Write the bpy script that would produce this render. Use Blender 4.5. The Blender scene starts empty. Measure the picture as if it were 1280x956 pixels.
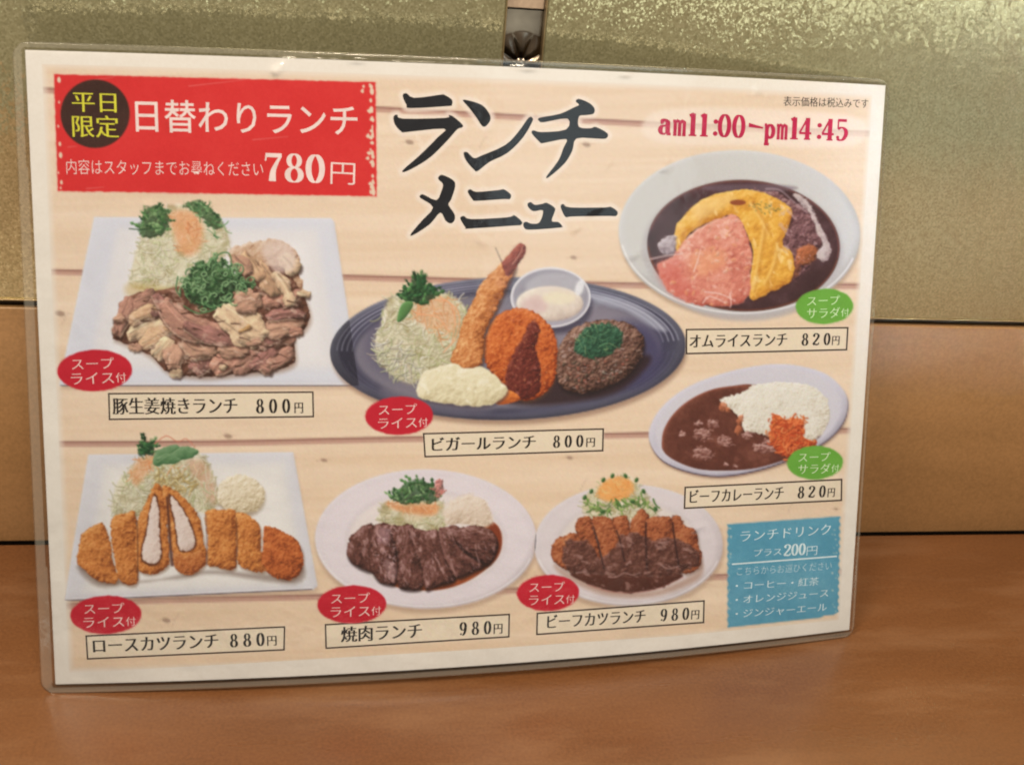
import bpy, bmesh, math, random
import numpy as np
from mathutils import Vector, Matrix

# ---------------------------------------------------------------- camera, world, lamps, exposure
scene = bpy.context.scene
COL = scene.collection
Q = [0.47630471465861673, 0.09528260261650034, -0.18166046178646733, -67.3062462870375, -407.12916245186176, 289.47632729767287,
     106.0, -8.355856021895624, -78.39479767256485, 0.06101391328104651, 0.325120131898678, 9.817158983127449]
FOC = 1450.0                                  # focal length in image pixels (1280 wide)
def cam_axes(p, r, y):
    cy, sy = math.cos(y), math.sin(y)
    fwd = np.array([-sy*math.cos(p), cy*math.cos(p), -math.sin(p)])
    right = np.array([cy, sy, 0.]); up = np.cross(right, fwd)
    return math.cos(r)*right+math.sin(r)*up, -math.sin(r)*right+math.cos(r)*up, fwd
AX = cam_axes(*Q[:3]); CAMP = np.array(Q[3:6])
cam = bpy.data.objects.new('camera', bpy.data.cameras.new('camera')); COL.objects.link(cam)
cam.data.sensor_width = 36; cam.data.lens = 36*FOC/1280; cam.data.clip_start = .01; cam.data.clip_end = 50
Rm = Matrix(((AX[0][0], AX[1][0], -AX[2][0]), (AX[0][1], AX[1][1], -AX[2][1]), (AX[0][2], AX[1][2], -AX[2][2])))
cam.matrix_world = Matrix.Translation(Vector(CAMP/1000)) @ Rm.to_4x4()
cam.data.dof.use_dof = True; cam.data.dof.focus_distance = .44; cam.data.dof.aperture_fstop = 20
scene.camera = cam

world = bpy.data.worlds.new('World'); scene.world = world; world.use_nodes = True
bg = world.node_tree.nodes['Background']; bg.inputs[0].default_value = (1.0, .78, .55, 1); bg.inputs[1].default_value = .15

def area(name, loc, target, size, energy, color, sizey=None):
    l = bpy.data.lights.new(name, 'AREA'); l.energy = energy; l.color = color; l.size = size
    if sizey: l.shape = 'RECTANGLE'; l.size_y = sizey
    o = bpy.data.objects.new(name, l); COL.objects.link(o); o.location = loc
    o.rotation_euler = (Vector(target)-Vector(loc)).to_track_quat('-Z', 'Y').to_euler()
    return o
area('ceiling_lamp', (.10, -1.05, 1.32), (0, -.05, .1), .45, 35, (1, .85, .64))
area('overhead_fill_light', (-.75, -.65, 1.45), (-.1, -.05, .05), .4, 18, (1, .84, .62))  # unseen fill added overhead to lift the left side
area('window_light', (.95, -2.1, 1.12), (0.05, -.02, .12), .8, 3.2, (.70, .92, 1.0), .9)
beam = area('wall_highlight_light', (1.14, -1.63, -.10), (.245, 0, .215), .24, .11, (.70, .93, 1.0), .20); beam.data.spread = math.radians(4)  # unseen narrow light added for the bluish highlight on the right panel
area('low_fill_light', (.25, -1.6, -.20), (.25, 0, -.20), 2.6, 2.2, (.92, 1.0, .90), .28)  # unseen low light added to brighten the upper panels, not a window
scene.view_settings.view_transform = 'Standard'; scene.view_settings.look = 'None'
scene.view_settings.exposure = 0; scene.view_settings.gamma = 1
scene.cycles.filter_width = 2.0
scene.cycles.max_bounces = 8; scene.cycles.transparent_max_bounces = 16; scene.cycles.caustics_reflective = False

# ---------------------------------------------------------------- helpers
def link_mesh(name, verts, faces, mats, parent=None, smooth=False):
    me = bpy.data.meshes.new(name); me.from_pydata([tuple(v) for v in verts], [], faces); me.update()
    for m in (mats if isinstance(mats, (list, tuple)) else [mats]): me.materials.append(m)
    o = bpy.data.objects.new(name, me); COL.objects.link(o)
    if parent: o.parent = parent
    if smooth: me.shade_smooth()
    return o

def bevel_box(name, x0, x1, y0, y1, z0, z1, mat, parent=None, bev=.0008, seg=2):
    bm = bmesh.new(); bmesh.ops.create_cube(bm, size=1)
    for v in bm.verts:
        v.co = ((x0+x1)/2+v.co.x*(x1-x0), (y0+y1)/2+v.co.y*(y1-y0), (z0+z1)/2+v.co.z*(z1-z0))
    bmesh.ops.bevel(bm, geom=list(bm.edges), offset=bev, segments=seg, affect='EDGES', profile=.5)
    me = bpy.data.meshes.new(name); bm.to_mesh(me); bm.free(); me.materials.append(mat); me.shade_smooth()
    o = bpy.data.objects.new(name, me); COL.objects.link(o)
    if parent: o.parent = parent
    return o

def new_mat(name):
    m = bpy.data.materials.new(name); m.use_nodes = True; nt = m.node_tree; nt.nodes.clear()
    out = nt.nodes.new('ShaderNodeOutputMaterial')
    return m, nt, out
def N(nt, t, **kw):
    n = nt.nodes.new(t)
    for k, v in kw.items():
        if k in n.inputs: n.inputs[k].default_value = v
        else: setattr(n, k, v)
    return n
def ramp(nt, src, stops):
    r = nt.nodes.new('ShaderNodeValToRGB'); e = r.color_ramp.elements
    while len(e) < len(stops): e.new(.5)
    for i, (p, c) in enumerate(stops): e[i].position = p; e[i].color = (*c, 1)
    nt.links.new(src, r.inputs[0]); return r
def lin(c):
    c = np.asarray(c, float)/255.
    return np.where(c <= .04045, c/12.92, ((c+.055)/1.055)**2.4)

# ---- materials
def flake_panel():
    m, nt, out = new_mat('gold_flake_panel'); L = nt.links.new
    tc = N(nt, 'ShaderNodeTexCoord'); p = N(nt, 'ShaderNodeBsdfPrincipled')
    v = N(nt, 'ShaderNodeTexVoronoi', Scale=1500.); L(tc.outputs['Object'], v.inputs['Vector'])
    v2 = N(nt, 'ShaderNodeTexVoronoi', Scale=700.); L(tc.outputs['Object'], v2.inputs['Vector'])
    n = N(nt, 'ShaderNodeTexNoise', Scale=9., Detail=3.); L(tc.outputs['Object'], n.inputs['Vector'])
    r = ramp(nt, v.outputs['Color'], [(0, (.48, .455, .275)), (.5, (.63, .60, .375)), (1, (.80, .77, .52))])
    mx = N(nt, 'ShaderNodeMixRGB', blend_type='MULTIPLY'); mx.inputs[0].default_value = .6
    r2 = ramp(nt, n.outputs['Fac'], [(.3, (.84, .84, .82)), (.7, (1.06, 1.04, 1.0))])
    L(r.outputs[0], mx.inputs[1]); L(r2.outputs[0], mx.inputs[2])
    L(mx.outputs[0], p.inputs['Base Color'])
    # every flake lies at its own slight angle
    geo = N(nt, 'ShaderNodeNewGeometry')
    s = N(nt, 'ShaderNodeVectorMath', operation='SUBTRACT'); L(v.outputs['Color'], s.inputs[0]); s.inputs[1].default_value = (.5, .5, .5)
    sc = N(nt, 'ShaderNodeVectorMath', operation='SCALE'); L(s.outputs[0], sc.inputs[0]); sc.inputs['Scale'].default_value = .075
    ad = N(nt, 'ShaderNodeVectorMath', operation='ADD'); L(geo.outputs['Normal'], ad.inputs[0]); L(sc.outputs[0], ad.inputs[1])
    s2 = N(nt, 'ShaderNodeVectorMath', operation='SUBTRACT'); L(v2.outputs['Color'], s2.inputs[0]); s2.inputs[1].default_value = (.5, .5, .5)
    sc2 = N(nt, 'ShaderNodeVectorMath', operation='SCALE'); L(s2.outputs[0], sc2.inputs[0]); sc2.inputs['Scale'].default_value = .03
    ad2 = N(nt, 'ShaderNodeVectorMath', operation='ADD'); L(ad.outputs[0], ad2.inputs[0]); L(sc2.outputs[0], ad2.inputs[1])
    nm = N(nt, 'ShaderNodeVectorMath', operation='NORMALIZE'); L(ad2.outputs[0], nm.inputs[0]); L(nm.outputs[0], p.inputs['Normal']); L(geo.outputs['Normal'], p.inputs['Coat Normal'])
    p.inputs['Metallic'].default_value = .75; p.inputs['Roughness'].default_value = .075
    p.inputs['Coat Weight'].default_value = .35; p.inputs['Coat Roughness'].default_value = .28
    L(p.outputs[0], out.inputs[0]); return m

def satin(name, c0, c1, scale, rough, grain=(1, 1, 1), bump=.0, metallic=0., coat=0., fine=900.):
    m, nt, out = new_mat(name); L = nt.links.new
    tc = N(nt, 'ShaderNodeTexCoord'); mp = N(nt, 'ShaderNodeMapping'); mp.inputs['Scale'].default_value = grain
    L(tc.outputs['Object'], mp.inputs[0])
    n = N(nt, 'ShaderNodeTexNoise', Scale=scale, Detail=6., Roughness=.6); L(mp.outputs[0], n.inputs['Vector'])
    f = N(nt, 'ShaderNodeTexNoise', Scale=fine, Detail=2.); L(tc.outputs['Object'], f.inputs['Vector'])
    mix = N(nt, 'ShaderNodeMath', operation='MULTIPLY_ADD'); L(f.outputs['Fac'], mix.inputs[0]); mix.inputs[1].default_value = .55
    ml = N(nt, 'ShaderNodeMath', operation='MULTIPLY'); L(n.outputs['Fac'], ml.inputs[0]); ml.inputs[1].default_value = .5
    L(ml.outputs[0], mix.inputs[2])
    r = ramp(nt, mix.outputs[0], [(.38, c0), (.68, c1)])
    p = N(nt, 'ShaderNodeBsdfPrincipled', Roughness=rough, Metallic=metallic); L(r.outputs[0], p.inputs['Base Color'])
    p.inputs['Coat Weight'].default_value = coat; p.inputs['Coat Roughness'].default_value = .25
    if name == 'copper_brown_table_top':                       # wiped streaks in the gloss; their pale sheen is painted into the colour
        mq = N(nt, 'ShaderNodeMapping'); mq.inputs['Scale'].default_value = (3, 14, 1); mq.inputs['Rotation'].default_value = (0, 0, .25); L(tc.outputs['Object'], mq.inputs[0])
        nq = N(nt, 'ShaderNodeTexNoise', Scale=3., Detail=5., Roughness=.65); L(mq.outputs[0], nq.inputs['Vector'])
        mr = N(nt, 'ShaderNodeMapRange'); L(nq.outputs['Fac'], mr.inputs[0]); mr.inputs[1].default_value = .3; mr.inputs[2].default_value = .7; mr.inputs[3].default_value = .22; mr.inputs[4].default_value = .55
        L(mr.outputs[0], p.inputs['Roughness'])
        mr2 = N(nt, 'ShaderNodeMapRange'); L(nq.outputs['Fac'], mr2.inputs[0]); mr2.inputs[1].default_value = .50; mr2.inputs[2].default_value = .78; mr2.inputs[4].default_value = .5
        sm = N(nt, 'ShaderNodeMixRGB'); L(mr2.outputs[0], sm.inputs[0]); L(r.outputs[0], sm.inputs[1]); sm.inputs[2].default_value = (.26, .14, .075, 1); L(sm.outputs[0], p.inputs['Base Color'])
    if bump:
        b = N(nt, 'ShaderNodeBump', Strength=bump, Distance=.0006); L(mix.outputs[0], b.inputs['Height']); L(b.outputs[0], p.inputs['Normal'])
    L(p.outputs[0], out.inputs[0]); return m

def ink_mat():
    m, nt, out = new_mat('printed_ink'); L = nt.links.new
    a = N(nt, 'ShaderNodeAttribute', attribute_name='ink')
    p = N(nt, 'ShaderNodeBsdfPrincipled', Roughness=.85); p.inputs['Specular IOR Level'].default_value = .2
    L(a.outputs['Color'], p.inputs['Base Color']); L(p.outputs[0], out.inputs[0]); return m

def flat_ink(name, rgb):
    m, nt, out = new_mat(name); L = nt.links.new
    tc = N(nt, 'ShaderNodeTexCoord'); n = N(nt, 'ShaderNodeTexNoise', Scale=260., Detail=3.); L(tc.outputs['Object'], n.inputs['Vector'])
    c = tuple(INK(rgb)); r = ramp(nt, n.outputs['Fac'], [(.3, tuple(x*.93 for x in c)), (.7, tuple(min(1, x*1.07+.002) for x in c))])
    p = N(nt, 'ShaderNodeBsdfPrincipled', Roughness=.85); p.inputs['Specular IOR Level'].default_value = .2
    L(r.outputs[0], p.inputs['Base Color']); L(p.outputs[0], out.inputs[0]); return m

INK_TINT = np.array([1.02, .935, .755])       # warm lamplight the image colours were judged under
def INK(rgb): return np.clip(lin(rgb)/INK_TINT*.88, .004, .93)

def film_mat(nm='laminating_film', dif=.006, rough=.10):
    m, nt, out = new_mat(nm); L = nt.links.new
    tc = N(nt, 'ShaderNodeTexCoord')
    n = N(nt, 'ShaderNodeTexNoise', Scale=26., Detail=2.); L(tc.outputs['Object'], n.inputs['Vector'])
    n2 = N(nt, 'ShaderNodeTexNoise', Scale=150., Detail=2.); L(tc.outputs['Object'], n2.inputs['Vector'])
    b = N(nt, 'ShaderNodeBump', Strength=.35, Distance=.0012); L(n.outputs['Fac'], b.inputs['Height'])
    b2 = N(nt, 'ShaderNodeBump', Strength=.22, Distance=.0005); L(n2.outputs['Fac'], b2.inputs['Height']); L(b.outputs[0], b2.inputs['Normal'])
    g = N(nt, 'ShaderNodeBsdfGlossy', Roughness=rough); L(b2.outputs[0], g.inputs['Normal'])
    t = N(nt, 'ShaderNodeBsdfTransparent'); t.inputs[0].default_value = (.985, .98, .97, 1)
    d = N(nt, 'ShaderNodeBsdfDiffuse'); d.inputs[0].default_value = (.8, .78, .72, 1)
    f = N(nt, 'ShaderNodeFresnel', IOR=1.5); L(b2.outputs[0], f.inputs['Normal'])
    m0 = N(nt, 'ShaderNodeMixShader'); m0.inputs[0].default_value = dif; L(t.outputs[0], m0.inputs[1]); L(d.outputs[0], m0.inputs[2])
    m1 = N(nt, 'ShaderNodeMixShader'); L(f.outputs[0], m1.inputs[0]); L(m0.outputs[0], m1.inputs[1]); L(g.outputs[0], m1.inputs[2])
    L(m1.outputs[0], out.inputs[0]); return m

def mirror_mat():
    m, nt, out = new_mat('dark_mirror'); L = nt.links.new
    tc = N(nt, 'ShaderNodeTexCoord'); n = N(nt, 'ShaderNodeTexNoise', Scale=60., Detail=3.); L(tc.outputs['Object'], n.inputs['Vector'])
    r = ramp(nt, n.outputs['Fac'], [(.35, (.20, .16, .13)), (.65, (.48, .40, .32))])
    p = N(nt, 'ShaderNodeBsdfPrincipled', Metallic=1., Roughness=.2); L(r.outputs[0], p.inputs['Base Color']); L(p.outputs[0], out.inputs[0]); return m

# ---------------------------------------------------------------- the sheet's surface
mxx, mxy, myaw, lean, bul = Q[7:12]
SX = np.array([math.cos(myaw), math.sin(myaw), 0]); SN0 = np.array([math.sin(myaw), -math.cos(myaw), 0])
SUP = math.cos(lean)*np.array([0, 0, 1.])-math.sin(lean)*SN0; SN = math.cos(lean)*SN0+math.sin(lean)*np.array([0, 0, 1.])
ORG = np.array([mxx, mxy, 0.])
def bulge(u): return bul*(1-(u/151.5)**2)
def S3(u, v, t=0.):                          # sheet coordinates in mm -> local metres (bent sheet)
    u = np.asarray(u, float); v = np.asarray(v, float)
    s = -2*bul*u/151.5**2; c = 1/np.sqrt(1+s*s)      # surface normal of the bend
    b = bulge(u)+t*c; uu = u-t*s*c
    return (SX*uu[..., None]+SUP*v[..., None]+SN*b[..., None])/1000.
def UV(x, y):                                # image pixels -> sheet coordinates in mm, by camera rays
    x = np.asarray(x, float); y = np.asarray(y, float)
    d = AX[2]+AX[0]*((x-640)/FOC)[..., None]-AX[1]*((y-478)/FOC)[..., None]
    b = np.zeros(x.shape)
    for k in range(6):
        t = (b-(CAMP-ORG)@SN)/(d@SN); Pp = CAMP-ORG+d*t[..., None]; u = Pp@SX; b = bulge(u)
    return u, Pp@SUP
# ---------------------------------------------------------------- printed pictures (numpy painter)
# The flat pictures printed on the menu are worked out here as a colour field and
# stored as per-vertex ink colours on the flat printed pieces further down.
SS = 2                                   # samples per image pixel
PX0, PY0, PX1, PY1 = 28, 56, 1112, 866   # extent of the print in image pixels
CV = np.zeros(((PY1-PY0)*SS, (PX1-PX0)*SS, 3), np.float32)
rng = np.random.default_rng(7)
TABN = np.random.default_rng(3).random((256, 256)).astype(np.float32)

def vnoise(x, y, seed=0):
    x = x + seed*17.31; y = y + seed*5.77
    xi = np.floor(x).astype(np.int64); yi = np.floor(y).astype(np.int64)
    fx = (x-xi).astype(np.float32); fy = (y-yi).astype(np.float32)
    fx = fx*fx*(3-2*fx); fy = fy*fy*(3-2*fy)
    a = TABN[yi & 255, xi & 255]; b = TABN[yi & 255, (xi+1) & 255]
    c = TABN[(yi+1) & 255, xi & 255]; d = TABN[(yi+1) & 255, (xi+1) & 255]
    return (a+(b-a)*fx)*(1-fy)+(c+(d-c)*fx)*fy

def fbm(x, y, s, seed=0, octv=3):
    o = 0; w = 1; t = 0
    for k in range(octv):
        o = o+w*(vnoise(x/s*2**k, y/s*2**k, seed+k*3)-.5); t += w; w *= .55
    return o/t*2                         # about -1..1

def win(x0, y0, x1, y1):
    i0 = max(0, int((x0-PX0)*SS)); i1 = min(CV.shape[1], int((x1-PX0)*SS)+1)
    j0 = max(0, int((y0-PY0)*SS)); j1 = min(CV.shape[0], int((y1-PY0)*SS)+1)
    if i1 <= i0+2 or j1 <= j0+2: return None
    X, Y = np.meshgrid(PX0+(np.arange(i0, i1)+.5)/SS, PY0+(np.arange(j0, j1)+.5)/SS)
    return (slice(j0, j1), slice(i0, i1)), X.astype(np.float32), Y.astype(np.float32)

def smooth(pts, n=5, closed=True):
    P = np.array(pts, float); m = len(P); out = []
    rngk = range(m) if closed else range(m-1)
    for i in rngk:
        if closed: a, b, c, d = P[i-1], P[i], P[(i+1) % m], P[(i+2) % m]
        else: a, b, c, d = P[max(i-1, 0)], P[i], P[i+1], P[min(i+2, m-1)]
        for k in range(n):
            t = k/n
            out.append(.5*((2*b)+(-a+c)*t+(2*a-5*b+4*c-d)*t*t+(-a+3*b-3*c+d)*t**3))
    if not closed: out.append(P[-1])
    return np.array(out)

def sdf(poly, X, Y):                     # signed distance, positive inside
    d2 = np.full(X.shape, 1e9, np.float32); ins = np.zeros(X.shape, bool)
    n = len(poly)
    for i in range(n):
        ax, ay = poly[i]; bx, by = poly[(i+1) % n]
        ex, ey = bx-ax, by-ay; L = ex*ex+ey*ey+1e-9
        px = X-ax; py = Y-ay
        t = np.clip((px*ex+py*ey)/L, 0, 1)
        d2 = np.minimum(d2, (px-t*ex)**2+(py-t*ey)**2)
        if ay != by:
            c = ((ay > Y) != (by > Y)) & (px < (Y-ay)*ex/(by-ay))
            ins ^= c
    d = np.sqrt(d2)
    return np.where(ins, d, -d)

def srgb(c): return np.array(c, np.float32)/255.

def mix3(dk, bs, lt, s):
    s = np.clip(s, 0, 1)[..., None]
    return np.where(s < .5, dk+(bs-dk)*(s*2), bs+(lt-bs)*(s*2-1))

def comp(sl, col, a):
    CV[sl] = CV[sl]*(1-a[..., None])+col*a[..., None]

def blob(pts, base, dark=None, light=None, r=6, k=1.0, warp=(0, 5), tex=(), mot=(), soft=1.0, alpha=1.0,
         sm=5, aniso=None, ld=(-.55, -.8), rim=0., seed=None, bias=0.):
    """a piece of food: smooth or ragged outline, domed, lit, mottled"""
    if seed is None: seed = int(rng.integers(0, 200))
    base = srgb(base); dark = base*.45 if dark is None else srgb(dark)
    light = np.minimum(base*1.35+.06, 1) if light is None else srgb(light)
    P = smooth(pts, sm) if sm else np.array(pts, float)
    m = 4+warp[0]+soft
    w = win(P[:, 0].min()-m, P[:, 1].min()-m, P[:, 0].max()+m, P[:, 1].max()+m)
    if w is None: return
    sl, X, Y = w
    Xw, Yw = X, Y
    if warp[0]:
        Xw = X+warp[0]*fbm(X, Y, warp[1], seed+1, 3)*1.6; Yw = Y+warp[0]*fbm(X, Y, warp[1], seed+9, 3)*1.6
    d = sdf(P, Xw, Yw)
    a = np.clip(d/soft+.5, 0, 1)*alpha
    dd = np.maximum(d, 0)
    h = r*(1-np.exp(-dd/r)) if r > 0 else 0*dd
    if aniso is not None:
        ca, sa = math.cos(aniso[0]), math.sin(aniso[0])
        XA = (X*ca+Y*sa)/aniso[1]; YA = (-X*sa+Y*ca)
    else: XA, YA = X, Y
    for q, (am, sc) in enumerate(tex): h = h+am*fbm(XA, YA, sc, seed+20+q*7, 3)
    gy, gx = np.gradient(h, 1./SS)
    s = .5+bias-k*.42*(gx*ld[0]+gy*ld[1])
    for q, (am, sc) in enumerate(mot): s = s+am*fbm(XA, YA, sc, seed+50+q*5, 3)
    if rim: s = s-rim*np.exp(-dd/1.6)
    comp(sl, mix3(dark, base, light, s), a)

def stroke(path, w0, w1, col, alpha=1., soft=.8, light=None, curve=True):
    P = smooth(path, 4, False) if curve and len(path) > 2 else np.array(path, float)
    m = max(w0, w1)+2
    w = win(P[:, 0].min()-m, P[:, 1].min()-m, P[:, 0].max()+m, P[:, 1].max()+m)
    if w is None: return
    sl, X, Y = w
    best = np.full(X.shape, 1e9, np.float32); n = len(P)-1; side = np.zeros(X.shape, np.float32)
    for i in range(n):
        ax, ay = P[i]; ex, ey = P[i+1]-P[i]; L = ex*ex+ey*ey+1e-9
        t = np.clip(((X-ax)*ex+(Y-ay)*ey)/L, 0, 1)
        ww = w0+(w1-w0)*(i+t)/n
        dd = np.sqrt((X-ax-t*ex)**2+(Y-ay-t*ey)**2)-ww*.5
        if light is not None:
            sd = ((Y-ay-t*ey)*.8+(X-ax-t*ex)*.5)/(ww*.5+.2); side = np.where(dd < best, sd, side)
        best = np.minimum(best, dd)
    a = np.clip(.5-best/soft, 0, 1)*alpha
    c = srgb(col)*np.ones(X.shape+(1,), np.float32)
    if light is not None:
        tt = np.clip(.45-side*.5, 0, 1)[..., None]; c = c*(1-tt)+srgb(light)*tt
    comp(sl, c, a)

def soften(pts, col, alpha, soft, sm=5):
    P = smooth(pts, sm) if sm else np.array(pts, float)
    w = win(P[:, 0].min()-soft, P[:, 1].min()-soft, P[:, 0].max()+soft, P[:, 1].max()+soft)
    if w is None: return
    sl, X, Y = w
    d = sdf(P, X, Y); a = np.clip(d/soft+.5, 0, 1); a = a*a*(3-2*a)*alpha
    comp(sl, srgb(col)*np.ones(X.shape+(1,), np.float32), a)

def ell(cx, cy, rx, ry, rot=0, n=40):
    if rx > 60: n = 150
    t = np.linspace(0, 2*math.pi, n, endpoint=False); c, s = math.cos(rot), math.sin(rot)
    return [(cx+rx*math.cos(a)*c-ry*math.sin(a)*s, cy+rx*math.cos(a)*s+ry*math.sin(a)*c) for a in t]

def inside(P, n, seed):
    r_ = np.random.default_rng(seed); P = np.array(P, float); out = []
    lo, hi = P.min(0), P.max(0)
    while len(out) < n:
        q = lo+(hi-lo)*r_.random((n*2, 2)).astype(np.float32)
        ok = sdf(P, q[:, 0], q[:, 1]) > 0
        out += [tuple(v) for v in q[ok]]
    return out[:n]

def shreds(P, n, ln, wd, cols, seed, ang=None, curl=.5, alpha=.9, shadow=None):
    r_ = np.random.default_rng(seed)
    for (x, y) in inside(smooth(P, 3), n, seed):
        a = r_.uniform(0, math.pi) if ang is None else ang+r_.normal(0, .5)
        L = ln*r_.uniform(.5, 1.3); cv = curl*r_.uniform(-1, 1)
        pts = []; xx, yy = x-math.cos(a)*L/2, y-math.sin(a)*L/2
        for k in range(5):
            pts.append((xx, yy)); xx += math.cos(a)*L/4; yy += math.sin(a)*L/4; a += cv
        c = np.array(cols[r_.integers(len(cols))], float)*r_.uniform(.9, 1.08); c = np.clip(c, 0, 255)
        w = wd*r_.uniform(.6, 1.3)
        if shadow is not None: stroke([(u+.5, v+.8) for u, v in pts], w*1.3, w*.8, shadow, .35, 1.2)
        stroke(pts, w, w*.6, c*.86, alpha, .8, light=np.clip(c*1.12, 0, 255))

def leafy(P, n, size, cols, seed, up=True):
    size = size*1.45; b_ = np.array(cols[0], float)
    blob(P, b_*.8, b_*.4, b_*1.2, r=5, warp=(3, 5), tex=((2.2, 4),), mot=((.3, 4),), soft=2.4, alpha=.8)
    r_ = np.random.default_rng(seed)
    for (x, y) in inside(smooth(P, 3), n, seed):
        a = r_.uniform(-math.pi, 0) if up else r_.uniform(0, 2*math.pi)
        L = size*r_.uniform(.6, 1.3); wd = L*r_.uniform(.28, .5)
        ca, sa = math.cos(a), math.sin(a)
        q = [(0, 0), (.3*L, wd*.5), (.6*L, wd*.2), (.75*L, wd*.45), (L, 0), (.75*L, -wd*.4), (.55*L, -wd*.15), (.3*L, -wd*.5)]
        c = np.array(cols[r_.integers(len(cols))], float)*r_.uniform(.8, 1.15)
        blob([(x+u*ca-v*sa, y+u*sa+v*ca) for u, v in q], np.clip(c, 0, 255), r=2, k=.8, sm=3, soft=.9)

def X_(o, s):                            # enlarged image crop -> image pixels
    return lambda *p: [(o[0]+a/s, o[1]+b/s) for a, b in p]

TT = X_((440, 0), 3.084)
TITLE = {0: [[(195,370),(210,360),(240,378),(340,366),(355,366),(385,385),(385,405),(370,410),(225,418),(210,405)],
 [(160,450),(175,443),(195,458),(360,455),(372,445),(390,450),(425,480),(425,492),(405,500),(370,540),(310,600),(260,635),(205,663),(197,655),(260,600),(330,530),(355,497),(210,510),(190,508),(165,480)]],
 1: [[(428,390),(440,386),(500,405),(530,440),(533,465),(515,488),(500,485),(480,455),(450,415)],
 [(430,590),(445,588),(470,610),(500,600),(590,560),(640,510),(680,455),(695,455),(695,470),(660,530),(600,590),(530,625),(485,660),(470,655),(440,620)]],
 2: [[(722,455),(800,440),(855,415),(875,405),(862,392),(875,382),(915,398),(935,420),(930,440),(900,445),(875,450),(875,490),(920,495),(940,490),(985,515),(978,535),(940,535),(865,535),(850,580),(820,630),(760,683),(750,680),(795,620),(815,570),(825,537),(740,552),(725,550),(693,515),(700,503),(730,510),(825,500),(830,458),(740,472),(722,468)]],
 3: [[(335,680),(350,675),(390,695),(398,720),(382,770),(372,790),(395,825),(395,850),(380,862),(360,850),(340,820),(300,865),(235,907),(228,900),(270,850),(312,800),(265,765),(262,755),(275,750),(325,772),(345,735),(350,710),(333,692)]],
 4: [[(447,735),(458,730),(480,740),(565,733),(585,730),(612,750),(608,768),(585,768),(480,775),(465,770),(448,745)], [(418,838),(432,833),(460,845),(600,838),(625,830),(655,855),(650,868),(625,870),(450,882),(438,878),(420,850)]],
 5: [[(677,785),(690,780),(705,790),(735,786),(750,782),(780,800),(782,815),(770,852),(795,856),(810,872),(800,878),(690,886),(665,880),(660,862),(672,855),(690,862),(722,858),(736,812),(700,815),(680,800)]],
 6: [[(804,795),(815,787),(840,800),(975,800),(995,797),(1023,815),(1018,833),(990,833),(850,835),(825,838),(812,820)]]}

# ---- wooden boards behind the dishes
def paint_wood():
    sl, X, Y = win(PX0, PY0, PX1, PY1)
    g = fbm(X/26, Y+.02*X, 5, 5, 4)*.5+fbm(X/60, Y, 24, 8, 3)*.7
    base = srgb((231, 208, 182))+g[..., None]*srgb((9, 13, 17))
    t = np.clip((Y-80)/750, 0, 1)[..., None]
    base = base*(1-t)+(base*srgb((255, 250, 241)))*t
    comp(sl, base, np.ones(X.shape, np.float32))
    lines = [[(46, 112), (300, 124), (472, 136), (816, 155), (1096, 167)],
             [(56, 339), (101, 340), (428, 346), (790, 356), (1085, 357)],
             [(66, 554), (277, 553), (457, 549), (790, 543), (1072, 537)],
             [(78, 757), (180, 750), (394, 745), (640, 737), (900, 720), (1062, 713)]]
    for q, L in enumerate(lines):
        stroke([(x, y+1) for x, y in L], 7.5, 7.5, (188, 145, 128), .85, 2.2)
        stroke([(x, y-1.5) for x, y in L], 2.4, 2.4, (140, 98, 86), .8, 1.5)
        stroke([(x, y+5.5) for x, y in L], 1.2, 1.2, (238, 214, 188), .5, 1.5)
    for x, y, r in [(285, 545, 4), (733, 181, 4), (717, 322, 3), (75, 392, 5), (712, 572, 3), (405, 575, 3), (1045, 636, 2), (512, 178, 4), (208, 775, 4)]:
        soften(ell(x, y, r*1.3, r*.7, .2, 12), (120, 92, 78), .55, 2.5)
        stroke([(x-r*3, y+1), (x, y-1.5), (x+r*3, y)], .8, .5, (190, 155, 130), .5, 1.5)
    for x, y in [(78, 405), (560, 175), (216, 780), (600, 185), (726, 612), (985, 640)]:
        stroke([(x, y), (x+4, y-9), (x+9, y-14)], .9, .5, (165, 140, 125), .5, 1.2)
    # paler halo printed round the headings
    for P in ([(815, 142), (900, 134), (1066, 146), (1068, 182), (940, 182), (815, 176)],): soften(P, (240, 224, 207), .7, 9)
    sl, X, Y = win(480, 100, 790, 310)
    D = np.full(X.shape, -99., np.float32)
    for polys in TITLE.values():
        for P in polys: D = np.maximum(D, sdf(smooth(TT(*P), 2), X, Y))
    a = np.clip((D+7.5)/5, 0, 1); comp(sl, srgb((240, 226, 210))*np.ones(X.shape+(1,), np.float32), a*a*(3-2*a)*.75)

def square_plate(q, rim=(216, 217, 224), well=(226, 223, 222), inset=.13, low=(178, 175, 182)):
    soften([(x+1, y+5) for x, y in q], (190, 160, 135), .6, 7, 0)
    blob(q, rim, tuple(np.array(low)), (228, 228, 232), r=3, k=.7, sm=0, mot=((.08, 60),), soft=1.3)
    c = np.mean(q, 0)
    q2 = [tuple(c+(np.array(p)-c)*(1-inset*1.3)) for p in q]
    soften(q2, well, .9, 16, 0)
    q3 = [tuple(c+(np.array(p)-c)*(1-inset*2.2)+np.array((0, 4))) for p in q]
    soften(q3, tuple(np.clip(np.array(well)*1.03, 0, 255)), .8, 20, 0)
    (x0, y0), (x1, y1) = q[-1], q[-2]
    stroke([(x0+3, y0-.2), (x1-3, y1-.2)], 1.6, 1.6, (92, 84, 92), .85, 1.2, curve=False)
    stroke([(x0+4, y0-2.2), (x1-4, y1-2.2)], 1.8, 1.8, (232, 228, 228), .8, 1.2, curve=False)

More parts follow.
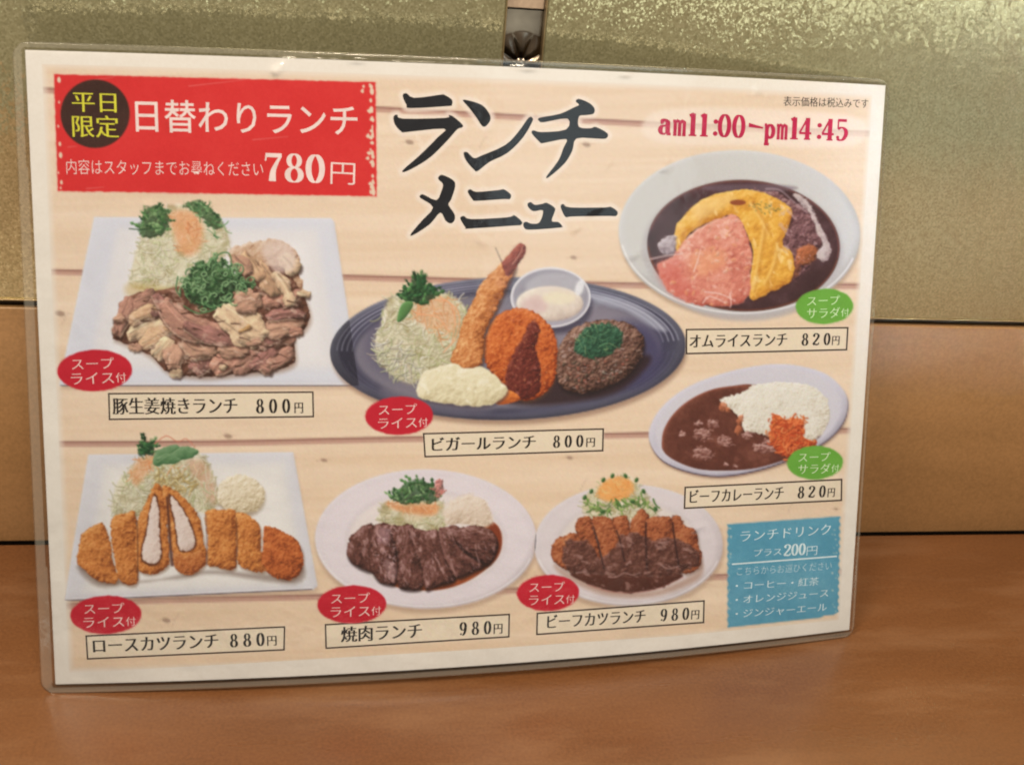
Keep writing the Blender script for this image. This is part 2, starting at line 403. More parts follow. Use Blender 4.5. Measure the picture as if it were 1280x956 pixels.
def round_plate(cx, cy, rx, ry, rot=0, rim=(222, 216, 216), well=(233, 225, 218), wi=.72):
    soften(ell(cx+1, cy+5, rx*1.01, ry*1.01, rot), (175, 145, 122), .6, 7, 0)
    blob(ell(cx, cy, rx, ry, rot), rim, (160, 148, 150), (232, 228, 230), r=4, k=.6, sm=0, mot=((.1, 70),), soft=1.3)
    soften(ell(cx, cy+1, rx*.93, ry*.92, rot), tuple(np.array(rim)*1.02), .8, 6, 0)
    soften(ell(cx, cy+2, rx*wi*1.04, ry*wi*1.04, rot), tuple(np.array(rim)*.93), .6, 8, 0)
    soften(ell(cx, cy+3, rx*wi, ry*wi, rot), well, .9, 9, 0)
    e = ell(cx, cy-1.5, rx-2, ry-1.5, rot, 60)
    stroke([e[k] for k in range(7, 70)], 1.6, 1.6, (236, 230, 228), .8, 1.3)

CAB = [(232, 226, 200), (222, 220, 186), (212, 212, 172), (240, 234, 216), (228, 212, 184), (196, 204, 150)]
CARROT = [(226, 158, 108), (232, 172, 124), (216, 140, 92), (238, 196, 158)]
GREEN = [(58, 98, 56), (86, 126, 76), (44, 76, 46), (120, 152, 102)]
DGREEN = [(34, 76, 44), (50, 98, 56), (28, 60, 36), (76, 122, 70)]

def salad(P, n=260, seed=1, wd=1.5, ln=22, base=(214, 208, 180)):
    soften([(x+1, y+2) for x, y in P], (176, 160, 130), .5, 9)
    blob(P, base, (150, 140, 100), (232, 226, 200), r=10, k=.8, warp=(2, 8), tex=((1.6, 7),), mot=((.2, 12),), soft=3)
    r_ = np.random.default_rng(seed+500)
    for q, (x, y) in enumerate(inside(smooth(P, 3), 26, seed+500)):      # deep gaps and pale tufts
        a, b = r_.uniform(3, 9), r_.uniform(2, 5)
        soften(ell(x, y, a, b, r_.uniform(0, 3), 12), (150, 138, 92) if q % 2 else (238, 232, 214), .55, 5)
    shreds(P, n, ln, wd, CAB, seed, shadow=(120, 108, 70), alpha=.8)
    for q, (x, y) in enumerate(inside(smooth(P, 3), 12, seed+700)):
        a, b = r_.uniform(4, 9), r_.uniform(3, 6)
        soften(ell(x, y, a, b, r_.uniform(0, 3), 12), (164, 150, 104) if q % 3 == 0 else (240, 234, 216), .38, 7)

def crumb(P, base=(200, 122, 62), dark=(112, 52, 26), light=(236, 176, 112), r=7, seed=None, warp=1.2, k=.95, rim=.2, **kw):
    soften([(x+1.5, y+2.5) for x, y in P], (100, 66, 44), .45, 5)
    blob(P, base, dark, light, r=r, k=k, warp=(warp, 3.5), tex=((1.15, 3.0), (1.5, 9)), mot=((.22, 2.4), (.25, 11)), rim=rim, seed=seed, **kw)

def gloss(P, seed, amt=.55, col=(232, 208, 198), sc=5., ang=0., st=2., thr=.34, sm=4):
    P = smooth(P, sm) if sm else np.array(P, float)
    w = win(P[:, 0].min(), P[:, 1].min(), P[:, 0].max(), P[:, 1].max())
    sl, X, Y = w; ca, sa = math.cos(ang), math.sin(ang)
    f = fbm((X*ca+Y*sa)/st, -X*sa+Y*ca, sc, seed, 3)
    a = np.clip((f-thr)/.22, 0, 1)*np.clip((sdf(P, X, Y)-1.5)/3, 0, 1)
    comp(sl, srgb(col)*np.ones(X.shape+(1,), np.float32), a*amt)

def fold(path, w, base, seed, shade=.5):
    """a folded strip of cooked meat along a path"""
    P = smooth(path, 4, False); L = []; R_ = []
    n = len(P)
    r_ = np.random.default_rng(seed)
    for i in range(n):
        t = P[min(i+1, n-1)]-P[max(i-1, 0)]; t = t/(np.hypot(*t)+1e-6); nn = np.array((-t[1], t[0]))
        ww = w*.5*(.35+.65*math.sin(math.pi*(i+.6)/(n+.2)))*r_.uniform(.8, 1.2)
        L.append(P[i]+nn*ww); R_.append(P[i]-nn*ww)
    poly = L+R_[::-1]
    d = P[-1]-P[0]
    soften([(x+1.2, y+2.4) for x, y in poly], (48, 26, 20), .65, 4, 0)
    b = np.array(base, float)
    blob(poly, b, b*.42, np.clip(b*1.3+14, 0, 255), r=w*.2, k=.9, sm=2, warp=(2.0, 10), tex=((1.7, 8), (.2, 2)),
         mot=((.22, 8), (.1, 2.6)), aniso=(math.atan2(d[1], d[0]), 2.4), rim=.2, seed=seed)
    for q in range(2 if w > 8 else 1):                          # creases and a paler fatty edge
        o = r_.uniform(-.28, .28)*w; t = (P[-1]-P[0])/(np.hypot(*(P[-1]-P[0]))+1e-6); nn = np.array((-t[1], t[0]))
        i0 = int(n*.15); i1 = int(n*.85)
        line = [tuple(P[i]+nn*(o+r_.uniform(-.6, .6))) for i in range(i0, i1, 2)]
        if len(line) > 2: stroke(line, 1.6, .7, tuple(np.clip(b*.5, 0, 255)) if q == 0 else tuple(np.clip(b*1.32+18, 0, 255)), .55, 1.6)
    e = [tuple(L[i]*.9+P[i]*.1) for i in range(int(n*.1), int(n*.8), 2)]
    if len(e) > 2 and r_.random() < .6: stroke(e, 1.6, .9, (226, 198, 170), .55, 1.5)

# ---- dish 1: ginger pork on a square plate
D1 = {}
def dish1():
    T = X_((60, 240), 3.297)
    plate = T((190, 104), (1168, 108), (1180, 125), (1282, 798), (45, 798)); D1['plate'] = plate
    square_plate(plate)
    sal = T((345, 390), (352, 300), (380, 190), (400, 110), (520, 62), (640, 52), (730, 150), (742, 240), (650, 340), (540, 410)); D1['salad'] = T((335, 395), (345, 300), (365, 200), (330, 150), (390, 80), (430, 45), (520, 50), (590, 25), (640, 35), (705, 80), (745, 160), (750, 250), (650, 345), (540, 410))
    salad(sal, 260, 11, 1.3, 15)
    soften(T((330, 380), (470, 390), (560, 420), (420, 430), (330, 430)), (200, 168, 96), .5, 12)
    # onion and pale pork at the upper right
    rr = T((740, 250), (800, 215), (930, 195), (1020, 240), (1035, 330), (1045, 430), (880, 420), (790, 330))
    blob(rr, (196, 160, 130), (110, 70, 50), (226, 205, 184), r=8, warp=(2, 6), tex=((2, 8),), mot=((.2, 7),))
    meat = T((268, 592), (300, 500), (335, 430), (440, 405), (540, 390), (700, 370), (860, 320), (960, 310), (1040, 400), (1078, 500), (1060, 560), (1015, 600), (1015, 700), (930, 735), (790, 750), (640, 762), (500, 742), (440, 690), (380, 650), (290, 612))
    D1['pork'] = T((262, 596), (295, 500), (325, 430), (440, 400), (540, 425), (700, 430), (790, 330), (740, 250), (810, 210), (930, 185), (1030, 235), (1045, 390), (1085, 500), (1065, 570), (1025, 640), (1020, 705), (930, 742), (790, 760), (640, 770), (500, 750), (430, 700), (370, 655), (280, 615))
    soften([(x+2, y+4) for x, y in meat], (150, 120, 100), .7, 10)
    blob(meat, (104, 66, 52), (48, 26, 20), (150, 105, 85), r=6, warp=(1.2, 7), tex=((2, 6),), mot=((.3, 6),))
    M = [(170, 126, 108), (188, 146, 122), (204, 164, 130), (154, 108, 98), (216, 184, 150), (180, 132, 112)]
    F = [((280, 590), (330, 480), (350, 440), 60, 0), ((330, 600), (400, 560), (470, 540), 55, 4), ((350, 470), (420, 440), (450, 430), 60, 0), ((380, 630), (440, 600), (500, 560), 60, 2),
         ((340, 540), (400, 500), (470, 490), 50, 2), ((440, 680), (480, 640), (500, 600), 55, 4), ((520, 730), (520, 680), (560, 640), 75, 1), ((600, 745), (640, 690), (650, 640), 80, 3), ((560, 610), (620, 650), (690, 640), 80, 1),
         ((680, 740), (740, 690), (800, 640), 70, 5), ((760, 730), (820, 700), (850, 650), 62, 0), ((830, 720), (900, 690), (940, 630), 55, 3), ((900, 715), (960, 690), (1000, 640), 50, 0), ((930, 640), (980, 600), (1010, 620), 42, 5),
         ((860, 640), (930, 600), (1000, 580), 40, 3), ((700, 640), (760, 660), (830, 650), 45, 1), ((890, 575), (960, 560), (1050, 530), 62, 1), ((900, 520), (980, 500), (1060, 510), 45, 3), ((880, 460), (940, 440), (1040, 450), 55, 5),
         ((960, 470), (1010, 430), (1045, 410), 40, 0), ((440, 420), (500, 500), (560, 560), 55, 3), ((470, 450), (580, 560), (760, 590), 85, 0), ((560, 545), (660, 590), (800, 610), 55, 3), ((700, 480), (790, 540), (880, 620), 120, 4),
         ((770, 470), (830, 450), (880, 440), 75, 1), ((860, 300), (900, 350), (940, 430), 60, 2), ((930, 330), (980, 400), (1000, 470), 42, 4), ((800, 250), (850, 320), (880, 360), 45, 2), ((960, 260), (1000, 300), (1025, 340), 60, 4), ((760, 270), (800, 300), (830, 340), 50, 1)]
    for i, f in enumerate(F):
        fold(T(*f[:3]), 1.28*f[3]/3.297, M[f[4]], 100+i)
    r_ = np.random.default_rng(5)
    for i in range(7):
        x, y = inside(meat, 1, 300+i)[0]
        a = r_.uniform(0, math.pi); L = r_.uniform(6, 11)
        c = M[r_.integers(6)] if i % 9 else (214, 166, 112)
        fold([(x-L*math.cos(a), y-L*.6*math.sin(a)), (x+r_.uniform(-2, 2), y+r_.uniform(-2, 2)), (x+L*math.cos(a), y+L*.6*math.sin(a))], r_.uniform(6, 10), c, 400+i)
    for i in range(1, 24, 3):                                        # slices hanging over the heap's edge
        x, y = smooth(meat, 4)[int(i*len(meat)*4/24)]; a = r_.uniform(-.7, .7)
        if y > 365 or x > 370: fold([(x-9*math.cos(a), y-5*math.sin(a)-2), (x, y+r_.uniform(-2, 2)-1), (x+9*math.cos(a), y+5*math.sin(a)-1)], r_.uniform(8, 12), M[r_.integers(6)], 500+i)
    for i in range(26):                                        # browned gaps and glaze glints
        x, y = inside(meat, 1, 600+i)[0]
        stroke([(x, y), (x+r_.uniform(3, 9), y+r_.uniform(-2, 3)), (x+r_.uniform(7, 14), y+r_.uniform(-4, 5))], 1.8, .6, (52, 28, 22), .8, 1.2)
    for i in range(110):
        x, y = inside(meat, 1, 700+i)[0]
        stroke([(x, y), (x+r_.uniform(1, 3), y+r_.uniform(-1, 1))], 1.1, .6, (228, 200, 176), .6, 1.2)
    gloss(meat, 31, .4, (236, 210, 188), 5, .4, 2.2, .3)
    soften(T((890, 215), (960, 200), (1020, 250), (1010, 320), (940, 330), (890, 270)), (224, 206, 198), .65, 9)
    # carrot and leaves on the salad
    soften(T((500, 90), (590, 80), (640, 150), (620, 240), (560, 260), (520, 180)), (228, 160, 112), .75, 12)
    shreds(T((495, 80), (600, 75), (650, 170), (610, 250), (550, 260), (510, 180)), 46, 11, 1.5, CARROT, 21)
    shreds(T((380, 200), (480, 190), (540, 260), (500, 380), (370, 380)), 60, 12, 1.3, CAB, 22, alpha=.7)
    leafy(T((375, 150), (400, 75), (470, 55), (500, 110), (470, 180), (400, 185)), 44, 7, GREEN, 23)
    leafy(T((560, 60), (610, 35), (690, 80), (720, 140), (680, 150), (620, 100)), 14, 6, GREEN, 24)
    shreds(T((580, 50), (640, 40), (720, 110), (730, 190), (670, 190), (620, 110)), 26, 12, 1.7, [(96, 140, 90), (150, 180, 130), (62, 110, 66)], 25, ang=.8)
    stroke(T((335, 152), (390, 155), (450, 150)), 1.3, 1.3, (40, 70, 44), .9)
    # spring onion rings
    sc = T((565, 370), (610, 300), (660, 275), (720, 280), (780, 330), (830, 375), (850, 400), (780, 410), (730, 460), (680, 485), (620, 465), (565, 430)); D1['scallion'] = T((528, 350), (600, 285), (650, 240), (740, 232), (765, 290), (820, 310), (890, 385), (890, 420), (800, 440), (740, 490), (680, 508), (600, 492), (530, 445))
    blob(sc, (60, 92, 58), (20, 38, 24), (112, 148, 100), r=8, warp=(5, 7), tex=((2.6, 5),), mot=((.45, 6),), soft=2)
    for q, (x, y) in enumerate(inside(sc, 30, 28)):
        soften(ell(x, y, 1.5+q % 4, 1.2+q % 3, q, 10), (20, 40, 26) if q % 2 else (150, 178, 132), .6, 3)
    shreds(sc, 70, 11, 1.8, [(70, 116, 68), (104, 148, 96), (44, 84, 48), (150, 184, 134)], 26, shadow=(16, 32, 18))
    r_ = np.random.default_rng(9)
    for (x, y) in inside(T((545, 360), (600, 285), (660, 250), (740, 250), (800, 320), (870, 385), (870, 415), (790, 425), (740, 480), (680, 500), (610, 480), (545, 440)), 46, 27):
        rx = r_.uniform(2.2, 6); ry = rx*r_.uniform(.4, .9); ro = r_.uniform(0, 3)
        e = ell(x, y, rx, ry, ro, 14); e.append(e[0]); e = e[:int(r_.uniform(7, 16))]
        stroke([(u+.6, v+1) for u, v in e], 1.8, 1.8, (18, 38, 22), .5)
        stroke(e, 1.5, 1.5, (64, 112, 66) if r_.random() < .55 else (120, 160, 110), .95, light=(170, 200, 150))
    for e0 in (T((690, 300), (700, 260), (740, 250), (755, 280), (745, 330)), T((535, 350), (528, 400), (545, 430)), T((560, 470), (620, 500), (690, 480), (640, 460))):
        stroke(e0, 2, 1.4, (40, 86, 48), .95, light=(120, 160, 108))

# ---- dish 2: mixed grill on a dark oval plate
D2 = {}
def dish2():
    T = X_((400, 290), 2.7234)
    c = T((640, 397))[0]; rx, ry = 606/2.7234, 243/2.7234; rot = -.022
    D2['plate'] = ell(c[0], c[1], rx, ry, rot, 72)
    soften(ell(c[0]+2, c[1]+6, rx, ry, rot), (150, 118, 98), .7, 8, 0)
    blob(ell(c[0], c[1], rx, ry, rot), (84, 84, 100), (44, 42, 58), (160, 162, 180), r=5, k=.8, sm=0, mot=((.14, 50),), soft=1.4)
    blob(ell(c[0], c[1]-2, rx*.95, ry*.93, rot), (72, 71, 90), (44, 42, 60), (122, 122, 146), r=0, sm=0, mot=((.3, 60),), soft=3)
    soften(ell(c[0], c[1]+3, rx*.86, ry*.80, rot), (124, 119, 132), .92, 9, 0)
    soften(ell(c[0]+40, c[1]-24, rx*.55, ry*.36, rot), (142, 134, 146), .7, 26, 0)
    soften(ell(c[0]-135, c[1]-5, 42, 40, 0), (84, 78, 104), .6, 24, 0)
    soften(ell(c[0]+150, c[1]+8, 45, 42, 0), (62, 58, 92), .8, 24, 0)
    soften(ell(c[0]-90, c[1]+62, 70, 14, .15), (128, 120, 130), .6, 18, 0)
    for q, al in ((.962, .5), (.935, .75), (.905, .6), (.875, .4)):
        e = ell(c[0], c[1]+(1-q)*14, rx*q, ry*(q-.02), rot, 90)[::2]; e = e+e
        stroke([e[k] for k in range(38, 75)], 1.5, 1.5, (190, 190, 208), al, 1.6)
        stroke([e[k] for k in range(1, 37)], 1.0, 1.0, (100, 98, 124), al*.7, 1.6)
    soften([T(p)[0] for p in ((930, 210), (1080, 250), (1180, 330), (1140, 330), (1040, 270), (930, 235))], (206, 208, 220), .6, 8)
    # sauce pooled under the grill pieces
    soften(T((560, 500), (800, 470), (1000, 500), (1100, 420), (1120, 450), (1000, 550), (760, 590), (600, 570)), (44, 26, 30), .85, 10)
    sal = T((190, 400), (225, 250), (270, 215), (340, 205), (440, 215), (495, 260), (480, 330), (445, 440), (360, 480), (310, 515), (235, 475))
    D2['salad'] = T((170, 400), (200, 330), (218, 240), (250, 205), (285, 175), (330, 135), (350, 165), (420, 185), (480, 215), (500, 260), (485, 340), (450, 450), (360, 490), (310, 525), (225, 485))
    salad(sal, 330, 31, 1.35, 20)
    shreds(T((185, 420), (230, 380), (330, 430), (330, 500), (240, 480)), 70, 20, 1.3, CAB, 32, shadow=(60, 56, 60))
    soften(T((320, 260), (400, 220), (465, 260), (450, 330), (360, 320)), (224, 168, 126), .6, 12)
    shreds(T((300, 260), (400, 215), (470, 260), (455, 390), (370, 360)), 62, 18, 1.3, CARROT, 33)
    for e0 in (T((390, 230), (440, 240), (460, 300), (450, 370)), T((400, 215), (470, 270), (465, 350), (420, 410)), T((330, 280), (400, 290), (440, 340))):
        stroke(e0, 1.8, 1.2, (224, 150, 104), .9, light=(240, 190, 150))
    leafy(T((262, 215), (300, 190), (335, 150), (360, 180), (400, 195), (380, 235), (310, 245)), 52, 8, DGREEN, 34)
    blob(T((262, 300), (275, 250), (300, 235), (318, 245), (300, 280), (275, 305)), (86, 130, 74), r=2)
    blob(T((330, 140), (340, 150), (350, 190), (330, 195)), (40, 82, 48), r=2)
    # ramekin
    rc = T((785, 222))[0]
    D2['ramekin'] = ell(rc[0], rc[1], 51, 38, 0, 40)
    soften(ell(rc[0]+4, rc[1]+12, 48, 34), (50, 46, 66), .7, 9, 0)
    blob(ell(rc[0], rc[1]+1, 50, 37.5), (186, 182, 192), (120, 116, 132), (226, 224, 228), r=5, sm=0, k=.8)
    soften(ell(rc[0], rc[1]-1.5, 46.5, 33), (150, 147, 158), .9, 3, 0)
    soften(ell(rc[0]+6, rc[1]-11, 37, 20), (182, 179, 186), .8, 8, 0)
    blob(ell(rc[0]-1, rc[1]+8, 42, 22), (222, 208, 194), (180, 160, 150), (240, 232, 218), r=6, sm=0, mot=((.25, 12), (.1, 4)), soft=3)
    soften(ell(rc[0]-20, rc[1]+10, 16, 11), (214, 178, 178), .55, 10, 0)
    soften(ell(rc[0]+10, rc[1]+1, 20, 8), (236, 226, 190), .6, 8, 0)
    e = ell(rc[0], rc[1], 49, 36.5, 0, 60); e.append(e[0]); stroke(e, 2.2, 2.2, (224, 222, 226), .9, 1.3)
    soften(ell(rc[0]+36, rc[1]-12, 5, 10, .3), (238, 238, 240), .8, 4, 0)
    # minced steak
    st = T((808, 440), (822, 370), (880, 318), (960, 300), (1050, 312), (1102, 360), (1092, 430), (1030, 500), (920, 545), (840, 538), (808, 500)); D2['steak'] = st
    soften([(x+1, y+4) for x, y in st], (30, 20, 26), .8, 7)
    blob(st, (112, 78, 66), (44, 26, 24), (176, 140, 122), r=12, k=1.0, warp=(1.5, 5), tex=((2.2, 6), (1.2, 2.6)), mot=((.2, 3), (.2, 10)), rim=.2)
    r_ = np.random.default_rng(6)
    for (x, y) in inside(T((820, 450), (1060, 420), (1000, 510), (860, 535)), 60, 38):
        blob(ell(x, y, r_.uniform(1.5, 4), r_.uniform(1.2, 3), r_.uniform(0, 3), 9), (124+r_.integers(-20, 25), 88, 74), r=2, k=1.1, sm=0, rim=.3)
    for (x, y) in inside(st, 44, 39): stroke([(x, y), (x+r_.uniform(1, 4), y+r_.uniform(-1.5, .5))], 1.1, .5, (214, 196, 188), .6, 1.3)
    gloss(st, 32, .45, (214, 196, 190), 3.5, 0, 1.6, .36)
    g = T((868, 385), (895, 335), (950, 312), (1015, 325), (1030, 365), (1000, 410), (930, 430), (880, 418)); D2['herbs'] = g
    blob(g, (42, 84, 62), (20, 46, 36), (86, 132, 102), r=7, warp=(2, 4), tex=((1.8, 3),), mot=((.3, 4),), soft=2)
    shreds(g, 46, 11, 1.6, [(52, 100, 70), (94, 140, 100), (36, 76, 56), (130, 160, 112)], 40, shadow=(14, 34, 24))
    # croquette with sauce
    cq = T((598, 290), (640, 266), (690, 258), (750, 285), (800, 350), (808, 440), (795, 510), (750, 560), (690, 574), (630, 530), (575, 470), (556, 400), (568, 340)); D2['croquette'] = cq
    crumb(cq, (196, 96, 44), (112, 38, 18), (230, 142, 78), r=13, seed=61)
    blob(T((722, 302), (695, 345), (665, 400), (638, 460), (632, 530), (690, 568), (745, 545), (752, 470), (735, 400), (748, 330)), (104, 40, 34), (54, 18, 20), (150, 78, 62), r=5, warp=(1.6, 4), tex=((1.3, 3),), mot=((.25, 4),), soft=1.8)
    for (x, y) in inside(cq, 70, 42): stroke([(x, y), (x+r_.uniform(-1.5, 1.5), y+r_.uniform(-1.5, 1.5))], 1.2, .7, (238, 176, 116), .55, 1.)
    gloss(T((722, 302), (665, 400), (632, 530), (690, 568), (745, 545), (752, 470), (748, 330)), 33, .45, (190, 120, 104), 3.5, 1.2, 2, .3)
    # fried prawn
    pr = T((640, 78), (604, 118), (548, 180), (520, 235), (488, 300), (470, 370), (445, 430), (462, 460), (490, 478), (545, 452), (556, 400), (562, 340), (600, 262), (632, 190), (664, 120), (640, 88)); D2['prawn'] = T((632, 85), (600, 118), (545, 180), (515, 235), (484, 300), (466, 370), (440, 430), (458, 464), (490, 482), (550, 455), (560, 400), (568, 340), (604, 265), (640, 185), (672, 120), (703, 68), (694, 42), (675, 36), (655, 60))
    soften([(x+3, y+3) for x, y in pr], (70, 46, 50), .6, 5)
    crumb(pr, (206, 132, 76), (128, 66, 34), (240, 192, 136), r=7, seed=62)
    blob(T((618, 108), (645, 75), (668, 45), (685, 38), (700, 50), (698, 75), (675, 110), (645, 150), (630, 140)), (136, 60, 48), (70, 26, 24), (190, 110, 90), r=4, tex=((.8, 2.5),), mot=((.2, 4),), warp=(.6, 3))
    stroke(T((655, 110), (680, 75), (690, 50)), 1.8, 1.2, (216, 160, 140), .7)
    stroke(T((618, 100), (608, 78), (597, 52)), .9, .6, (60, 46, 44), .85)
    # tartare sauce
    ta = T((328, 535), (350, 480), (400, 458), (455, 445), (500, 465), (560, 462), (615, 505), (640, 540), (600, 580), (540, 592), (440, 585), (350, 568)); D2['tartare_sauce'] = ta
    blob(T((600, 540), (650, 540), (680, 562), (665, 578), (600, 586)), (208, 112, 50), (130, 54, 24), r=4, tex=((1, 3),))
    soften([(x+1, y+3) for x, y in ta], (70, 60, 72), .6, 5)
    blob(ta, (228, 218, 182), (176, 158, 118), (246, 240, 218), r=10, k=.8, warp=(1.2, 7), tex=((2.6, 10), (.3, 4)), mot=((.12, 7),), soft=1.8)
    gloss(ta, 37, .5, (248, 244, 226), 6, .3, 1.6, .25)

# ---- dish 3: omelette rice
D3 = {}
def dish3():
    T = X_((760, 170), 3.542)
    c = T((582, 430))[0]; rx, ry = 535/3.542, 366/3.542
    D3['plate'] = ell(c[0], c[1], rx, ry, .03, 64)
    soften(ell(c[0]+1, c[1]+5, rx, ry, .03), (170, 142, 118), .7, 7, 0)
    blob(ell(c[0], c[1], rx, ry, .03), (200, 199, 198), (140, 136, 138), (232, 232, 230), r=5, k=.7, sm=0, mot=((.12, 60),), soft=1.3)
    soften(ell(c[0], c[1]-4, rx*.95, ry*.93, .03), (204, 203, 199), .9, 9, 0)
    w = T((600, 486))[0]
    soften(ell(w[0]-1, w[1]+6, 126, 88, .03), (184, 180, 182), .8, 8, 0)
    e = ell(c[0], c[1]-1.5, rx-2.2, ry-2, .03, 80); stroke([e[k] for k in range(7, 71)], 2, 2, (236, 234, 230), .85, 1.4)
    D3['sauce'] = ell(w[0], w[1], 120.5, 82, .04, 50)
    blob(ell(w[0], w[1], 120.5, 82, .04), (70, 44, 48), (42, 24, 28), (120, 92, 100), r=3, sm=0, k=.5, mot=((.25, 30), (.12, 8)), rim=-.1, soft=1.6)
    e = ell(w[0], w[1], 119, 80.5, .04, 80)
    stroke([e[k] for k in range(80, 150)]+[e[0], e[3]], 2.4, 2.4, (110, 66, 60), .8, 1.6)
    stroke([e[k] for k in range(4, 74)], 2.2, 2.2, (112, 62, 46), .8, 1.6)
    soften(ell(w[0]+8, w[1]-72, 60, 5), (112, 94, 106), .6, 5, 0)
    # browned beef sauce over the omelette's right side
    be = T((560, 250), (700, 240), (820, 290), (920, 360), (950, 440), (920, 540), (860, 620), (800, 640), (760, 500), (700, 300)); D3['beef_topping'] = be
    blob(be, (112, 74, 78), (58, 34, 40), (172, 136, 136), r=8, warp=(3, 7), tex=((2.4, 6),), mot=((.3, 8), (.2, 3)), soft=2)
    for P, cc in ((T((840, 500), (900, 480), (930, 520), (880, 570), (840, 560)), (172, 96, 54)), (T((800, 560), (850, 560), (840, 620), (800, 640)), (150, 84, 58))):
        blob(P, cc, r=4, warp=(1.5, 4), tex=((1.2, 3),), soft=3, alpha=.8)
    egg = T((300, 400), (350, 340), (410, 285), (520, 245), (640, 240), (740, 275), (815, 330), (800, 400), (770, 470), (815, 520), (825, 580), (800, 650), (720, 690), (642, 728), (625, 690), (630, 600), (640, 510), (610, 420), (575, 365), (540, 350), (460, 380), (390, 410), (345, 455), (322, 530), (300, 500))
    D3['omelette'] = egg
    soften([(x+1, y+2.5) for x, y in egg], (70, 36, 34), .6, 4)
    blob(egg, (226, 168, 66), (172, 100, 32), (246, 214, 132), r=7, k=.8, warp=(1.2, 7), tex=((2.2, 12), (.7, 4)), mot=((.2, 14), (.1, 4)), soft=1.5)
    soften(T((380, 320), (480, 270), (560, 270), (500, 330), (400, 370)), (240, 206, 140), .6, 12)
    for e0 in (T((700, 400), (680, 520), (650, 690)), T((760, 480), (740, 580), (700, 660)), T((640, 300), (690, 380), (720, 440))):
        stroke(e0, 5, 2.5, (186, 116, 40), .5, 5); stroke([(x-3, y-1) for x, y in e0], 3, 2, (248, 218, 140), .55, 4)
    gloss(egg, 34, .5, (250, 232, 178), 8, 1.2, 1.8, .3)
    rice = T((215, 572), (290, 535), (338, 462), (400, 410), (480, 372), (565, 352), (608, 420), (638, 520), (628, 620), (628, 690), (570, 748), (440, 752), (330, 730), (255, 670))
    D3['rice'] = rice
    blob(rice, (218, 138, 118), (170, 78, 66), (242, 200, 180), r=10, k=.8, warp=(1.4, 7), tex=((2.2, 12), (.6, 4)), mot=((.22, 16), (.14, 5)), soft=2.2)
    r_ = np.random.default_rng(12)
    gloss(rice, 35, .45, (246, 214, 200), 6, .4, 1.4, .28)
    soften(T((215, 575), (310, 540), (330, 620), (400, 700), (330, 725), (255, 670)), (204, 98, 88), .55, 14)
    soften(T((380, 520), (500, 500), (520, 560), (430, 620), (370, 590)), (232, 162, 118), .6, 14)
    for (x, y) in inside(rice, 90, 51):
        cc = [(226, 168, 146), (216, 140, 118), (236, 196, 176), (206, 112, 96), (230, 160, 110)][r_.integers(5)]
        blob(ell(x, y, r_.uniform(2, 4), r_.uniform(1.4, 2.2), r_.uniform(0, 3), 9), cc, r=2, k=.6, sm=0, soft=1.8, alpha=.55)
    for P in (T((430, 690), (500, 700), (560, 730)), T((380, 600), (400, 540), (410, 500)), T((420, 740), (450, 710), (520, 740)), T((540, 700), (545, 740), (540, 760))):
        stroke(P, 1.8, 1, (238, 206, 196), .8, 1.4)
    D3['cream'] = T((818, 262), (850, 262), (900, 310), (930, 380), (960, 430), (985, 500), (975, 545), (940, 555), (925, 520), (950, 480), (925, 430), (900, 350), (860, 310))
    blob(D3['cream'], (206, 192, 188), (140, 120, 122), (232, 224, 220), r=3, warp=(1.5, 4), mot=((.3, 5),), soft=2, alpha=.9)
    blob(T((222, 478), (255, 450), (300, 440), (300, 500), (270, 530), (232, 510)), (186, 174, 180), (120, 104, 112), r=4, warp=(1.5, 4), mot=((.3, 5),), soft=2.5, alpha=.85)
    stroke(T((700, 235), (760, 240), (820, 290), (880, 340)), 2.4, 1.4, (180, 160, 165), .6, 2)
    stroke(T((190, 545), (260, 530), (330, 520)), 2.6, 1.2, (214, 190, 186), .7, 2)
    gloss(be, 36, .5, (200, 168, 170), 5, .9, 1.8, .25)
    soften(ell(*T((575, 295))[0], 10, 3.6), (134, 62, 40), .9, 2.5, 0)
    for (x, y) in inside(T((620, 310), (680, 290), (770, 320), (740, 355), (680, 345)), 34, 52):
        stroke([(x, y), (x+r_.uniform(-3, 3), y+r_.uniform(-2, 2))], 1.3, .8, [(112, 112, 62), (84, 92, 56), (150, 140, 84)][r_.integers(3)], .85, 1.1)

